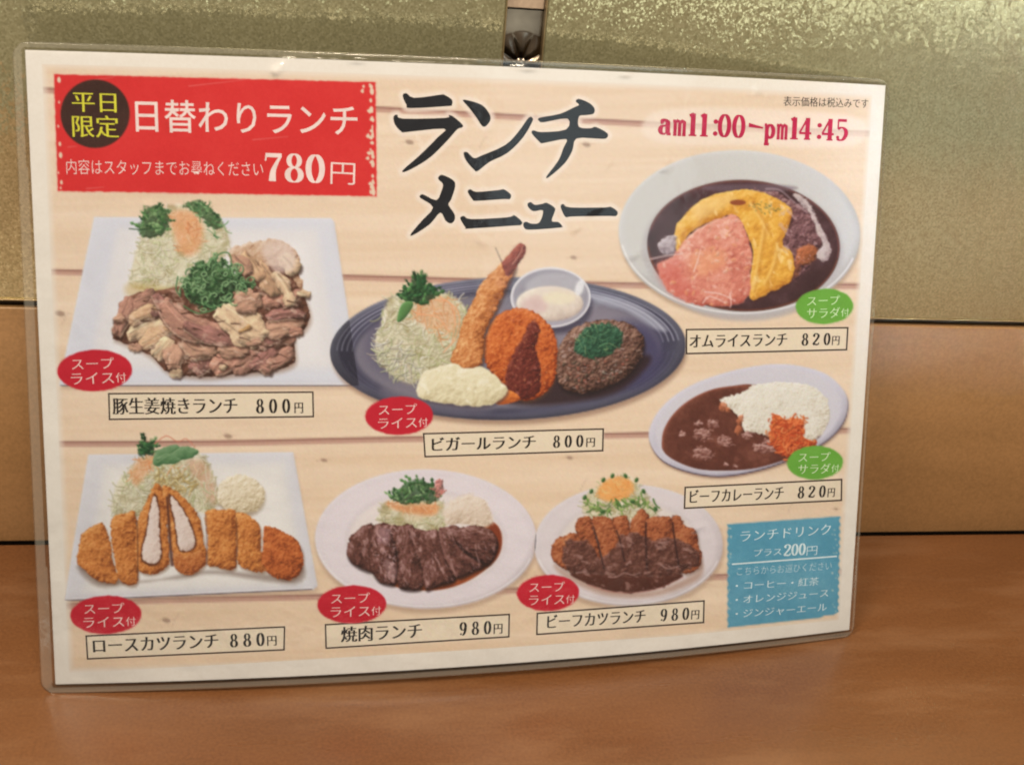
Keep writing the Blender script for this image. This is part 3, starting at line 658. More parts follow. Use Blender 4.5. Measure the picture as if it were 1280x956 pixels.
# ---- dish 4: beef curry
D4 = {}
def dish4():
    T = X_((790, 440), 4.0)
    o = smooth(T((84, 430), (110, 330), (190, 235), (330, 150), (550, 82), (760, 60), (950, 100), (1050, 180), (1080, 260), (1050, 360), (960, 450), (800, 530), (620, 590), (430, 618), (260, 590), (140, 530)), 5)
    D4['bowl'] = o
    soften([(x+1, y+4) for x, y in o], (150, 118, 100), .8, 5, 0)
    blob([(x+.5, y+1.6) for x, y in o], (70, 58, 72), r=0, sm=0)
    blob(o, (206, 202, 212), (140, 134, 150), (230, 228, 236), r=5, k=.7, sm=0, mot=((.1, 40),), soft=1.3)
    c = o.mean(0)
    soften([tuple(c+(p-c)*.93) for p in o], (210, 206, 212), .9, 5, 0)
    cu = T((150, 440), (180, 350), (260, 262), (380, 195), (500, 170), (600, 162), (700, 200), (760, 400), (900, 440), (860, 500), (760, 540), (620, 580), (480, 592), (340, 586), (230, 550), (160, 500)); D4['curry'] = cu
    blob(cu, (98, 52, 42), (62, 28, 24), (150, 92, 74), r=3, k=.6, mot=((.2, 20), (.1, 4)), rim=-.12, soft=1.5)
    gloss(cu, 51, .3, (150, 96, 80), 9, 0, 2, .3)
    stroke(smooth(T((155, 480), (158, 400), (210, 310), (300, 235), (420, 185), (570, 168)), 4, False), 1.8, 1.8, (150, 82, 62), .8, 1.4)
    ri = T((440, 240), (480, 222), (545, 205), (585, 185), (620, 160), (720, 150), (820, 152), (910, 175), (975, 240), (990, 320), (960, 390), (925, 430), (850, 450), (700, 425), (620, 400), (565, 395), (545, 345), (500, 290), (455, 270)); D4['rice'] = ri
    soften([(x-1, y+2) for x, y in ri], (70, 36, 28), .6, 3)
    blob(ri, (228, 222, 206), (176, 160, 138), (244, 241, 232), r=8, k=.8, warp=(1.5, 3.5), tex=((1.2, 6), (.7, 2.4)), mot=((.1, 9), (.1, 2.5)), soft=1.4)
    r_ = np.random.default_rng(14)
    for (x, y) in inside(ri, 240, 61):
        blob(ell(x, y, r_.uniform(1.2, 2.1), r_.uniform(.7, 1.1), r_.uniform(0, 3), 8), (232, 227, 214), (170, 158, 138), r=1, k=.8, sm=0, soft=1., alpha=.7)
    for (x, y, a, b) in ((455, 270, 22, 22), (540, 340, 14, 30), (530, 390, 18, 22), (480, 290, 12, 12)):
        p = T((x, y))[0]; blob(ell(p[0], p[1], a/4, b/4, .3, 12), (190, 110, 74), r=2, warp=(1.5, 3), soft=1.6, alpha=.8)
    for (x, y, a, b) in ((402, 360, 26, 24), (252, 408, 16, 16), (350, 415, 44, 34), (466, 447, 38, 28), (355, 508, 54, 34), (662, 480, 58, 24), (580, 415, 30, 16), (330, 360, 20, 14), (680, 445, 22, 16), (470, 560, 12, 6), (515, 572, 10, 5)):
        p = T((x, y))[0]; a /= 4; b /= 4
        blob(ell(p[0], p[1], a, b, .15, 16), (142, 94, 84), (84, 44, 38), (206, 168, 158), r=3, k=1.1, warp=(2.4, 4), tex=((1.6, 3),), mot=((.4, 4),), soft=1.6, alpha=.9, sm=0)
        for q in range(5):
            u = p[0]+r_.uniform(-a, a)*.8; v = p[1]+r_.uniform(-b, b)*.7
            stroke([(u, v), (u+a*.3, v-.6), (u+a*.6, v+.4)], 1.1, .6, (214, 178, 170), .6, 1.2)
    pk = T((700, 325), (730, 318), (765, 335), (810, 325), (860, 340), (858, 400), (870, 438), (925, 445), (905, 468), (830, 490), (780, 525), (730, 490), (700, 470), (682, 420)); D4['pickles'] = pk
    blob(pk, (208, 92, 48), (130, 40, 22), (240, 150, 90), r=5, warp=(1.8, 3.5), tex=((2, 4),), mot=((.25, 4),), soft=1.6)
    c_ = np.mean(pk, 0); shreds([tuple(c_+(np.array(q)-c_)*1.16) for q in pk], 44, 8, 1.8, [(222, 112, 62), (236, 150, 92), (200, 80, 44)], 63, shadow=(120, 40, 22))
    shreds(pk, 60, 8, 1.8, [(222, 106, 58), (236, 138, 80), (196, 70, 36), (230, 120, 60)], 62, shadow=(110, 32, 18))

# ---- dish 5: pork cutlet on a square plate
D5 = {}
def dish5():
    T = X_((50, 530), 2.732)
    pl = T((165, 104), (865, 95), (948, 552), (935, 564), (82, 602)); D5['plate'] = pl
    square_plate(pl, (217, 215, 217), (228, 224, 217), .1)
    sal = T((250, 300), (258, 215), (310, 150), (360, 115), (480, 95), (550, 110), (590, 180), (610, 260), (560, 300), (430, 240), (340, 310)); D5['salad'] = T((245, 300), (255, 210), (305, 150), (330, 70), (350, 20), (370, 60), (430, 35), (500, 40), (545, 95), (590, 170), (620, 265), (560, 300), (430, 240), (340, 310))
    salad(sal, 260, 71, 1.3, 18)
    soften(T((310, 170), (340, 120), (400, 110), (370, 160), (330, 210)), (222, 160, 112), .7, 8)
    soften(T((500, 130), (560, 130), (600, 220), (590, 270), (540, 200)), (214, 164, 136), .6, 10)
    shreds(T((310, 190), (340, 115), (400, 115), (370, 170)), 30, 14, 1.4, CARROT, 72)
    shreds(T((420, 130), (520, 120), (600, 220), (570, 270), (490, 200)), 50, 16, 1.3, CARROT[2:]+CAB, 73)
    shreds(T((390, 170), (500, 170), (520, 230), (400, 220)), 60, 16, 1.4, [(214, 190, 130), (228, 210, 160), (190, 160, 100)], 74, shadow=(100, 80, 40))
    stroke(T((385, 75), (430, 40), (470, 60), (500, 50), (530, 80)), 1.4, 1, (206, 120, 96), .8)
    leafy(T((335, 90), (355, 45), (365, 60), (395, 75), (380, 105), (345, 110)), 26, 7, DGREEN, 75)
    for P in (T((385, 130), (400, 90), (460, 70), (480, 85), (440, 125), (400, 145)), T((440, 110), (490, 75), (540, 90), (520, 115), (460, 125)), T((395, 120), (430, 100), (480, 120), (440, 138))):
        blob(P, (92, 132, 88), (50, 90, 56), (142, 172, 130), r=4, warp=(.8, 5), mot=((.15, 5),))
    stroke(T((400, 130), (440, 105), (480, 82)), .8, .6, (160, 190, 140), .7)
    # potato salad
    po = ell(*T((685, 240))[0], 30, 25, .1, 24); D5['potato_salad'] = po
    soften([(x+1, y+4) for x, y in po], (150, 130, 104), .7, 8, 0)
    blob(po, (226, 212, 182), (168, 148, 112), (244, 236, 216), r=11, k=.9, warp=(1.6, 5), tex=((2.2, 5), (.9, 2.5)), mot=((.12, 5),), sm=0, soft=1.6)
    K = dict(base=(204, 126, 62), dark=(118, 58, 28), light=(236, 176, 108))
    pcs = [T((128, 440), (145, 375), (185, 345), (215, 340), (238, 400), (250, 470), (265, 538), (200, 535), (160, 505), (132, 480)),
           T((246, 318), (290, 306), (325, 300), (332, 400), (332, 540), (275, 538), (258, 480), (244, 400)),
           T((565, 300), (620, 292), (668, 296), (672, 380), (666, 492), (600, 486), (570, 472), (572, 390)),
           T((670, 302), (720, 318), (752, 352), (755, 430), (768, 502), (700, 494), (676, 470), (674, 390)),
           T((766, 350), (810, 358), (870, 390), (898, 440), (892, 500), (850, 532), (790, 515), (758, 470), (762, 410))]
    D5['cutlets'] = []
    soften(T((130, 480), (330, 540), (560, 500), (780, 510), (895, 480), (870, 545), (600, 510), (500, 525), (350, 535), (200, 555)), (120, 100, 90), .6, 8)
    for q, P in enumerate(pcs):
        crumb(P, r=7, seed=80+q, **(K if q < 4 else dict(base=(188, 98, 48), dark=(96, 38, 18), light=(222, 140, 80)))); D5['cutlets'].append(P)
    for q, (P, I) in enumerate(((T((328, 350), (360, 270), (400, 200), (425, 250), (432, 330), (442, 440), (434, 488), (380, 512), (335, 495), (325, 430)), T((372, 300), (392, 235), (410, 290), (412, 380), (418, 450), (392, 484), (350, 470), (344, 430), (362, 360))),
                                (T((418, 215), (450, 222), (490, 250), (540, 310), (558, 390), (568, 470), (520, 512), (465, 495), (448, 420), (432, 320)), T((436, 240), (470, 262), (512, 330), (535, 395), (528, 425), (492, 438), (470, 420), (458, 340))))):
        crumb(P, r=5, seed=90+q, **K)
        D5['cutlets'].append(P)
        blob(I, (100, 56, 36), r=0, soft=2.4, warp=(.8, 3))
        c = np.mean(I, 0); I2 = [tuple(c+(np.array(p)-c)*np.array((.84, .93))) for p in I]
        blob(I2, (226, 208, 196), (176, 146, 132), (242, 232, 224), r=5, k=.6, warp=(1, 4), tex=((1.2, 5), (.6, 2.5)), mot=((.1, 6),), soft=1.4)
    blob(T((455, 440), (500, 448), (548, 430), (566, 470), (520, 512), (465, 495)), (186, 108, 56), (112, 52, 28), (226, 160, 98), r=5, warp=(1, 3), tex=((1.1, 3),), mot=((.2, 3),), soft=1.5)
    stroke(T((434, 250), (440, 330), (446, 420), (452, 480)), 3, 4, (74, 38, 34), .8, 2.2)
    stroke(T((566, 310), (570, 400), (570, 480)), 2, 2, (120, 90, 90), .6, 2)
    stroke(T((332, 330), (334, 430), (333, 530)), 1.8, 1.8, (96, 54, 36), .7, 1.6)
    stroke(T((670, 320), (674, 400), (668, 490)), 1.6, 1.6, (110, 60, 36), .7, 1.6)

# ---- dish 6: sliced grilled beef
D6 = {}
def dish6():
    T = X_((380, 570), 3.677)
    c = T((560, 380))[0]; D6['plate'] = ell(c[0], c[1], 138.5, 87, .01, 60)
    round_plate(c[0], c[1], 138.5, 87, .01, (224, 214, 216), (232, 221, 215), .70)
    sa = T((300, 520), (420, 600), (600, 616), (740, 580), (860, 500), (905, 430), (905, 350), (870, 305), (800, 330), (600, 450), (350, 480)); D6['sauce'] = sa
    blob(sa, (168, 84, 44), (110, 42, 22), (216, 140, 88), r=3, k=.6, mot=((.25, 12),), soft=2)
    soften(T((850, 300), (905, 350), (900, 440), (850, 500), (840, 420)), (116, 44, 28), .7, 5)
    sal = T((345, 300), (370, 225), (420, 205), (600, 205), (640, 225), (650, 300), (600, 345), (520, 330), (440, 318)); D6['salad'] = T((335, 305), (365, 225), (395, 175), (450, 100), (500, 80), (560, 88), (610, 120), (640, 210), (655, 300), (600, 350), (520, 335), (440, 322))
    salad(sal, 170, 101, 1.2, 14, (214, 200, 160))
    soften(T((380, 215), (470, 225), (600, 220), (610, 260), (540, 275), (420, 245)), (224, 144, 88), .8, 8)
    shreds(T((380, 210), (600, 215), (610, 265), (500, 270), (420, 245)), 46, 11, 1.3, CARROT, 102)
    soften(T((440, 268), (520, 262), (570, 280), (500, 300)), (232, 214, 184), .6, 8)
    leafy(T((400, 190), (440, 150), (480, 110), (560, 115), (610, 140), (610, 205), (520, 212), (430, 212)), 60, 7, GREEN, 103)
    leafy(T((600, 130), (640, 110), (640, 170), (615, 190)), 7, 4, [(200, 120, 110), (216, 150, 130)], 104)
    pt = T((640, 240), (690, 200), (760, 175), (830, 200), (862, 260), (862, 320), (800, 325), (720, 310), (650, 310)); D6['potato_salad'] = pt
    blob(pt, (224, 206, 186), (176, 150, 124), (238, 228, 214), r=12, k=.7, warp=(2, 6), tex=((1.8, 6),), mot=((.12, 5),), soft=4)
    M = dict(base=(104, 62, 54), dark=(36, 18, 20), light=(178, 138, 134))
    D6['beef'] = []
    for q, (P, a) in enumerate(((T((195, 440), (215, 370), (260, 330), (315, 312), (340, 400), (320, 520), (270, 520), (215, 485)), 1.2),
                   (T((318, 330), (350, 312), (400, 318), (430, 440), (428, 575), (380, 588), (330, 560), (300, 480)), 1.3),
                   (T((392, 330), (440, 318), (505, 325), (532, 470), (545, 600), (450, 608), (428, 560), (432, 460)), 1.35),
                   (T((480, 330), (560, 345), (620, 345), (650, 470), (700, 562), (600, 600), (556, 606), (535, 500)), 1.2),
                   (T((618, 345), (660, 322), (720, 330), (790, 420), (850, 485), (780, 530), (705, 558), (655, 490)), .8),
                   (T((690, 350), (760, 320), (855, 335), (893, 400), (870, 470), (835, 495), (760, 450), (705, 400)), .4))):
        soften([(x+1, y+3) for x, y in P], (30, 14, 14), .7, 5)
        blob(P, r=6, k=1.0, warp=(1.2, 5), tex=((1.6, 5), (.8, 2.2)), mot=((.2, 4), (.2, 12)), aniso=(a, 2), rim=.3, seed=110+q, **M)
        D6['beef'].append(P)
    soften(T((345, 330), (395, 335), (385, 400), (340, 390)), (176, 138, 142), .6, 6)
    soften(T((380, 470), (425, 520), (415, 560), (370, 510)), (176, 140, 140), .55, 6)
    stroke(T((625, 345), (640, 430), (700, 550)), 3.2, 2.4, (140, 96, 88), .8, 2)
    stroke(T((705, 400), (760, 455), (835, 495)), 2.4, 2, (34, 18, 20), .8, 2)
    for q, P in enumerate(D6['beef']): gloss(P, 40+q, .62 if q in (1, 3) else .42, (206, 168, 164), 4, 1.2, 2.6, .22)
    r_ = np.random.default_rng(15)
    for q, P in enumerate(D6['beef']):
        for (x, y) in inside(P, 26, 120+q):
            stroke([(x, y), (x+r_.uniform(-1.5, 3), y+r_.uniform(-1.5, 2))], 1.0, .5, (206, 172, 166), r_.uniform(.2, .6), 1.2)
    for (x, y) in inside(T((325, 320), (430, 330), (430, 560), (330, 520)), 50, 131):
        stroke([(x, y), (x+r_.uniform(-2, 4), y+r_.uniform(-2, 3))], 1.3, .6, (214, 184, 184), r_.uniform(.3, .7), 1.4)

# ---- dish 7: beef cutlet in brown sauce
D7 = {}
def dish7():
    T = X_((640, 570), 3.983)
    c = T((580, 442))[0]; D7['plate'] = ell(c[0], c[1], 118, 76, .0, 60)
    round_plate(c[0], c[1], 118, 76, 0, (218, 208, 208), (228, 217, 208), .74)
    sal = T((355, 280), (370, 200), (430, 150), (500, 110), (590, 110), (650, 180), (720, 260), (700, 300), (560, 320), (420, 310)); D7['salad'] = T((345, 285), (345, 200), (380, 170), (440, 115), (500, 88), (570, 88), (630, 110), (680, 190), (735, 260), (730, 300), (560, 325), (410, 315))
    salad(sal, 190, 141, 1.2, 14, (212, 198, 158))
    soften(T((430, 160), (500, 105), (590, 120), (600, 180), (520, 225), (440, 210)), (238, 166, 92), .9, 7)
    shreds(T((425, 165), (500, 108), (590, 120), (605, 180), (520, 225), (440, 210)), 56, 9, 1.3, [(240, 170, 98), (232, 150, 80), (246, 190, 124)], 142)
    shreds(T((360, 200), (420, 240), (600, 210), (680, 200), (720, 270), (600, 250), (430, 300)), 44, 12, 1.9, [(110, 152, 70), (80, 124, 60), (150, 180, 96)], 143, shadow=(60, 70, 30))
    for x, y in ((362, 205), (500, 98), (565, 98), (620, 118), (655, 175), (715, 262), (450, 275), (395, 175), (600, 225), (455, 118)):
        p = T((x, y))[0]; blob(ell(p[0], p[1], 3.4, 2.4, x % 3, 10), (60, 100, 52), (30, 56, 30), (110, 146, 84), r=2, sm=0)
    kt = T((200, 500), (200, 430), (250, 395), (315, 378), (318, 320), (380, 295), (440, 312), (520, 295), (580, 300), (640, 262), (740, 300), (830, 300), (860, 340), (915, 365), (930, 430), (945, 500), (930, 555), (850, 580), (600, 590), (330, 580), (240, 545)); D7['katsu'] = kt
    soften(T((210, 540), (300, 590), (500, 660), (700, 670), (900, 590), (950, 540), (920, 620), (700, 700), (450, 690), (260, 600)), (176, 140, 120), .7, 8)
    pcs = [T((198, 500), (204, 430), (260, 395), (320, 385), (400, 440), (440, 560), (300, 575), (230, 540)),
           T((316, 378), (320, 320), (385, 298), (405, 360), (440, 480), (455, 570), (380, 540), (350, 430)),
           T((395, 312), (480, 305), (510, 350), (535, 430), (560, 580), (470, 560), (430, 430)),
           T((500, 310), (570, 300), (588, 360), (620, 460), (640, 590), (560, 580), (530, 430)),
           T((590, 330), (640, 262), (680, 300), (668, 360), (672, 590), (620, 580), (600, 440)),
           T((668, 320), (740, 300), (795, 312), (810, 420), (830, 590), (690, 590), (672, 440)),
           T((795, 306), (835, 300), (862, 345), (915, 368), (928, 440), (946, 505), (930, 556), (850, 580), (815, 440))]
    D7['cutlets'] = pcs
    for q, P in enumerate(pcs):
        crumb(P, (168, 92, 56), (88, 38, 24), (208, 142, 98), r=5, seed=150+q, rim=.35)
    sc = T((252, 470), (270, 420), (330, 410), (400, 440), (440, 500), (500, 470), (540, 400), (620, 380), (700, 410), (760, 400), (830, 420), (880, 440), (925, 480), (930, 545), (850, 575), (845, 600), (700, 662), (560, 676), (420, 650), (320, 600), (262, 540)); D7['sauce'] = sc
    blob(sc, (92, 54, 46), (48, 24, 24), (150, 104, 92), r=5, k=.9, warp=(2.6, 7), tex=((2.4, 9), (1, 3.5)), mot=((.2, 9), (.15, 3)), soft=2.4, alpha=.95)
    blob(T((290, 585), (440, 592), (600, 600), (760, 598), (850, 592), (760, 645), (640, 672), (500, 668), (380, 635)), (82, 42, 34), (54, 24, 20), (130, 78, 64), r=2, k=.5, mot=((.12, 12),), soft=2.5)
    for e0 in (T((405, 350), (430, 440), (458, 560)), T((520, 370), (540, 430), (560, 520)), T((668, 330), (666, 430), (672, 560)), T((800, 330), (812, 430), (830, 540))):
        stroke(e0, 2.0, 2.4, (44, 22, 24), .75, 1.8)
    for e0 in (T((480, 600), (520, 600), (560, 580), (600, 590), (640, 578)), T((740, 540), (780, 560), (830, 545)), T((320, 580), (370, 572)), T((660, 580), (690, 575)), T((730, 430), (780, 425)), T((570, 540), (590, 520))):
        stroke(e0, 1.5, .9, (196, 160, 152), .75, 1.6)
    stroke(smooth(T((380, 640), (480, 672), (600, 678), (720, 660), (850, 602)), 4, False), 1.8, 1.4, (170, 104, 92), .6, 1.6)
    gloss(sc, 50, .5, (186, 146, 136), 5, .2, 1.8, .24)
    r_ = np.random.default_rng(16)
    for (x, y) in inside(sc, 60, 161):
        stroke([(x, y), (x+r_.uniform(-2, 3), y+r_.uniform(-2, 2))], 1.2, .6, (176, 136, 128), r_.uniform(.2, .6), 1.4)

def banner_ink():
    # red banner with flaking ink, blue coupon
    q = [(67.5, 93), (469.5, 103), (471, 245.5), (72, 239)]
    blob(q, (212, 44, 46), (196, 34, 38), (224, 66, 62), r=0, sm=0, mot=((.18, 60), (.08, 5)), soft=1.2, warp=(.5, 5))
    r_ = np.random.default_rng(31)
    for k in range(46):
        t = r_.random(); x = 466+t*1.6-r_.exponential(2.2); y = 106+t*136
        blob([(x-r_.uniform(1, 4), y), (x, y-r_.uniform(1, 4)), (x+r_.uniform(.5, 2), y+1), (x-.5, y+r_.uniform(1.5, 4))], (226, 205, 178), r=0, sm=2, soft=1.1)
    for x, y, s in [(74, 100, 4), (76, 194, 4), (75, 180, 3), (73, 158, 2), (77, 228, 3), (74, 128, 2), (73, 216, 2), (76, 235, 2), (467, 240, 5), (466, 168, 3), (465, 115, 4)]:
        blob([(x-s*.6, y-s*.3), (x, y-s), (x+s*.5, y), (x+s*.2, y+s), (x-s*.5, y+s*.6)], (228, 205, 178), r=0, sm=2, soft=1.1)
    for (x0, y0, x1, y1) in [(110, 101, 142, 97), (236, 108, 306, 100), (316, 175, 360, 171), (108, 236, 130, 234), (85, 184, 96, 183), (190, 240, 230, 243)]:
        stroke([(x0, y0), (x1, y1)], 1.2, .6, (226, 150, 140), .55, 1.2, curve=False)
    q = [(907.8, 655), (1051, 645), (1050, 700), (1049, 762), (1040, 767), (1030, 772), (908.8, 784)]
    P = []
    n = 26
    for k in range(n):                                       # perforated edges
        y = 655+(784-655)*k/n; P.append((908.6+(1.8 if k % 2 else 0), y))
    P += [(909, 784), (975, 777), (1026, 771.5), (1030, 769), (1042, 768)]
    for k in range(n): P.append((1049-(2.2 if k % 2 else 0)+k*.08, 764-(764-646)*k/n))
    P += [(1051, 645), (980, 650)]
    blob(P, (84, 152, 176), (66, 132, 160), (112, 172, 190), r=0, sm=0, mot=((.25, 50), (.12, 4)), soft=1.2)
    for k in range(26):
        x = r_.choice([911+r_.uniform(0, 3), 1044+r_.uniform(-4, 3)]); y = r_.uniform(660, 765)
        blob(ell(x, y, r_.uniform(.5, 1.6), r_.uniform(.5, 1.8), 0, 7), (206, 212, 200), r=0, sm=0, soft=1, alpha=.8)
    return P

RED_B = [(118.5, 463, 47, 26), (499, 519.5, 42.5, 24), (132.4, 768, 44.6, 24), (439.8, 755, 43, 23.7), (685, 740.7, 39, 22.6)]
GRN_B = [(1030.5, 383, 36, 22), (1018.8, 578, 35, 21)]
BOXES = [[(135, 491), (392, 489), (392.7, 521.5), (136, 525)], [(528.5, 541), (755, 535), (754.3, 564), (530.4, 571.6)],
         [(857, 411), (1060.7, 408.6), (1059, 438), (857, 443)], [(855.5, 608), (1053, 598), (1052.5, 626), (854.5, 636)],
         [(106.7, 793.5), (356.7, 782), (356, 812.6), (108.6, 824)], [(405.8, 779.4), (637.5, 766.4), (637, 796.3), (406.7, 810.7)],
         [(670.6, 765.3), (881, 749.5), (880.3, 778.4), (670, 793.5)]]
def paint_small():
    for B in BOXES: blob(B, (231, 214, 186), r=0, sm=0)
    for (x, y, a, b) in RED_B: blob(ell(x, y, a, b, -.03, 50), (196, 26, 48), (182, 18, 40), (210, 40, 60), r=0, sm=0, mot=((.2, 20),), warp=(.4, 6))
    for (x, y, a, b) in GRN_B: blob(ell(x, y, a, b, -.03, 50), (104, 166, 60), (92, 154, 52), (128, 182, 84), r=0, sm=0, mot=((.2, 20),), warp=(.4, 6))
    blob(ell(119, 142.5, 43.2, 42.8, 0, 70), (58, 32, 28), (44, 24, 22), (80, 50, 42), r=0, sm=0, mot=((.2, 30),))

def paint_all():
    paint_wood(); dish1(); dish2(); dish3(); dish4(); dish5(); dish6(); dish7()
    P = banner_ink(); paint_small()
    # the pictures are printed slightly soft
    kx = np.exp(-.5*(np.arange(-4, 5)/.95)**2).astype(np.float32); kx /= kx.sum()
    for ax in (0, 1):
        C0 = np.pad(CV, [(4, 4) if a == ax else (0, 0) for a in range(3)], mode='edge')
        CV[:] = sum(kx[i]*np.take(C0, range(i, i+CV.shape[ax]), axis=ax) for i in range(9))
    # a trace of print grain
    g = np.random.default_rng(1).normal(0, .010, CV.shape).astype(np.float32)
    CV[:] = np.clip(CV+g+g.mean(2, keepdims=True)*1.2, 0.01, 1)
    return P
# ---------------------------------------------------------------- wall and table
M_FLAKE = flake_panel()
M_LOW = satin('tan_satin_panel', (.20, .108, .044), (.27, .147, .063), 14., .48, (1, 1, 3), .05, coat=.15)
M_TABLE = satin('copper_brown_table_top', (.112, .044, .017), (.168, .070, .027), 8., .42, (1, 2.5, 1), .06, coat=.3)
M_TRIM = satin('dark_bronze_trim', (.055, .04, .03), (.09, .07, .05), 30., .4, metallic=.6)
M_GAP = satin('dark_gap', (.03, .02, .015), (.05, .035, .025), 30., .8)
M_PINK = satin('pinkish_beige_plate', (.40, .30, .23), (.50, .38, .29), 20., .5)
M_MIRROR = mirror_mat()
M_EDGE = satin('brass_edge', (.30, .22, .12), (.42, .32, .18), 40., .35, metallic=.7)
H1 = .106
wall = bpy.data.objects.new('wall', None); COL.objects.link(wall); wall['kind'] = 'structure'
XL, XR = -.0068, .0072
bevel_box('wall_core', -1.2, 1.2, .016, .060, -.05, .75, M_GAP, wall, .001)
a = bevel_box('flake_panel', -1.0, XL, 0, .0155, H1+.0016, .70, M_FLAKE, wall, .0009)
b = bevel_box('flake_panel', XR, 1.0, 0, .0155, H1+.0016, .70, M_FLAKE, wall, .0009)
c = bevel_box('tan_panel', -1.0, 1.0, .0006, .0155, .0004, H1-.0019, M_LOW, wall, .0007)
bevel_box('seam_trim', -1.0, 1.0, .0035, .0150, H1-.0017, H1+.0012, M_TRIM, wall, .0003)
bevel_box('panel_foot_edge', -1.0, 1.0, -.0004, .0012, H1+.0012, H1+.0019, M_EDGE, wall, .0002)
# mirror strip let in between the two upper panels, with a moulded fan at its foot
nx, nz = 70, 150
z0s, z1s = .186, .2196
vs = []; fs = []
for j in range(nz+1):
    for i in range(nx+1):
        x = XL+.0004+(XR-XL-.0008)*i/nx; z = z0s+(z1s-z0s)*j/nz
        dx = x-.0003; dz = z-.2008
        r = math.hypot(dx, dz); th = math.atan2(dx, dz)
        env = min(1, max(0, (r-.0016)/.003))*max(0., 1-(r/.0115)**3) if dz > 0 else 0
        h = .0010*env*abs(math.cos(th*4.6))**.8+.0009*max(0., 1-(r/.0024)**2)
        vs.append((x, .0042-h, z))
for j in range(nz):
    for i in range(nx):
        k = j*(nx+1)+i; fs.append((k, k+1, k+nx+2, k+nx+1))
ms = link_mesh('mirror_strip', vs, fs, M_MIRROR, wall, True)
bevel_box('mirror_back', XL+.0003, XR-.0003, .0060, .0150, H1+.001, .2198, M_GAP, wall, .0003)
bevel_box('pink_plate', XL+.0003, XR-.0003, .0030, .0150, .2202, .70, M_PINK, wall, .0004)
for x in (XL, XR):
    bevel_box('edge_strip', x-.0003 if x > 0 else x-.0002, x+.0002 if x > 0 else x+.0003, -.0003, .004, H1+.001, .70, M_EDGE, wall, .0001)

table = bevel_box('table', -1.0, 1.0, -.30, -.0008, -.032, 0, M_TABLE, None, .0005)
table['kind'] = 'structure'

# ---------------------------------------------------------------- the laminated menu
menu = bpy.data.objects.new('menu_sheet', None); COL.objects.link(menu); menu.location = ORG/1000
menu['label'] = 'laminated lunch menu sheet with dish pictures leaning against the panelled wall'
menu['category'] = 'menu'
M_INK = ink_mat(); M_FILM = film_mat(); M_RIM = film_mat('sealed_film_rim', .06, .07); M_CUT = film_mat('cut_film_edge', .35, .15)
M_PAPER = satin('menu_paper', tuple(INK((231, 222, 206))), tuple(INK((236, 228, 213))), 60., .8)

def sheet_solid(name, us, vs_, t0, t1, mat, parent, tfun=None):
    nu, nv = len(us), len(vs_)
    U, V = np.meshgrid(us, vs_)
    F = S3(U.ravel(), V.ravel(), t1); B = S3(U.ravel(), V.ravel(), t0)
    verts = np.vstack([F, B]); n = nu*nv; fs = []
    for j in range(nv-1):
        for i in range(nu-1):
            k = j*nu+i; fs += [(k, k+1, k+nu+1, k+nu), (n+k, n+k+nu, n+k+nu+1, n+k+1)]
    for i in range(nu-1): fs += [(i+1, i, n+i, n+i+1), ((nv-1)*nu+i, (nv-1)*nu+i+1, n+(nv-1)*nu+i+1, n+(nv-1)*nu+i)]
    for j in range(nv-1): fs += [(j*nu, (j+1)*nu, n+(j+1)*nu, n+j*nu), ((j+1)*nu+nu-1, j*nu+nu-1, n+j*nu+nu-1, n+(j+1)*nu+nu-1)]
    return link_mesh(name, verts, fs, mat, parent)
paper = sheet_solid('paper', np.linspace(-148.5, 148.5, 100), np.linspace(3, 213, 60), -.12, 0., M_PAPER, menu)

def canvas_at(x, y):
    fx = np.clip((x-PX0)*SS-.5, 0, CV.shape[1]-1.01); fy = np.clip((y-PY0)*SS-.5, 0, CV.shape[0]-1.01)
    i = fx.astype(int); j = fy.astype(int); a = (fx-i)[:, None]; b = (fy-j)[:, None]
    return (CV[j, i]*(1-a)+CV[j, i+1]*a)*(1-b)+(CV[j+1, i]*(1-a)+CV[j+1, i+1]*a)*b

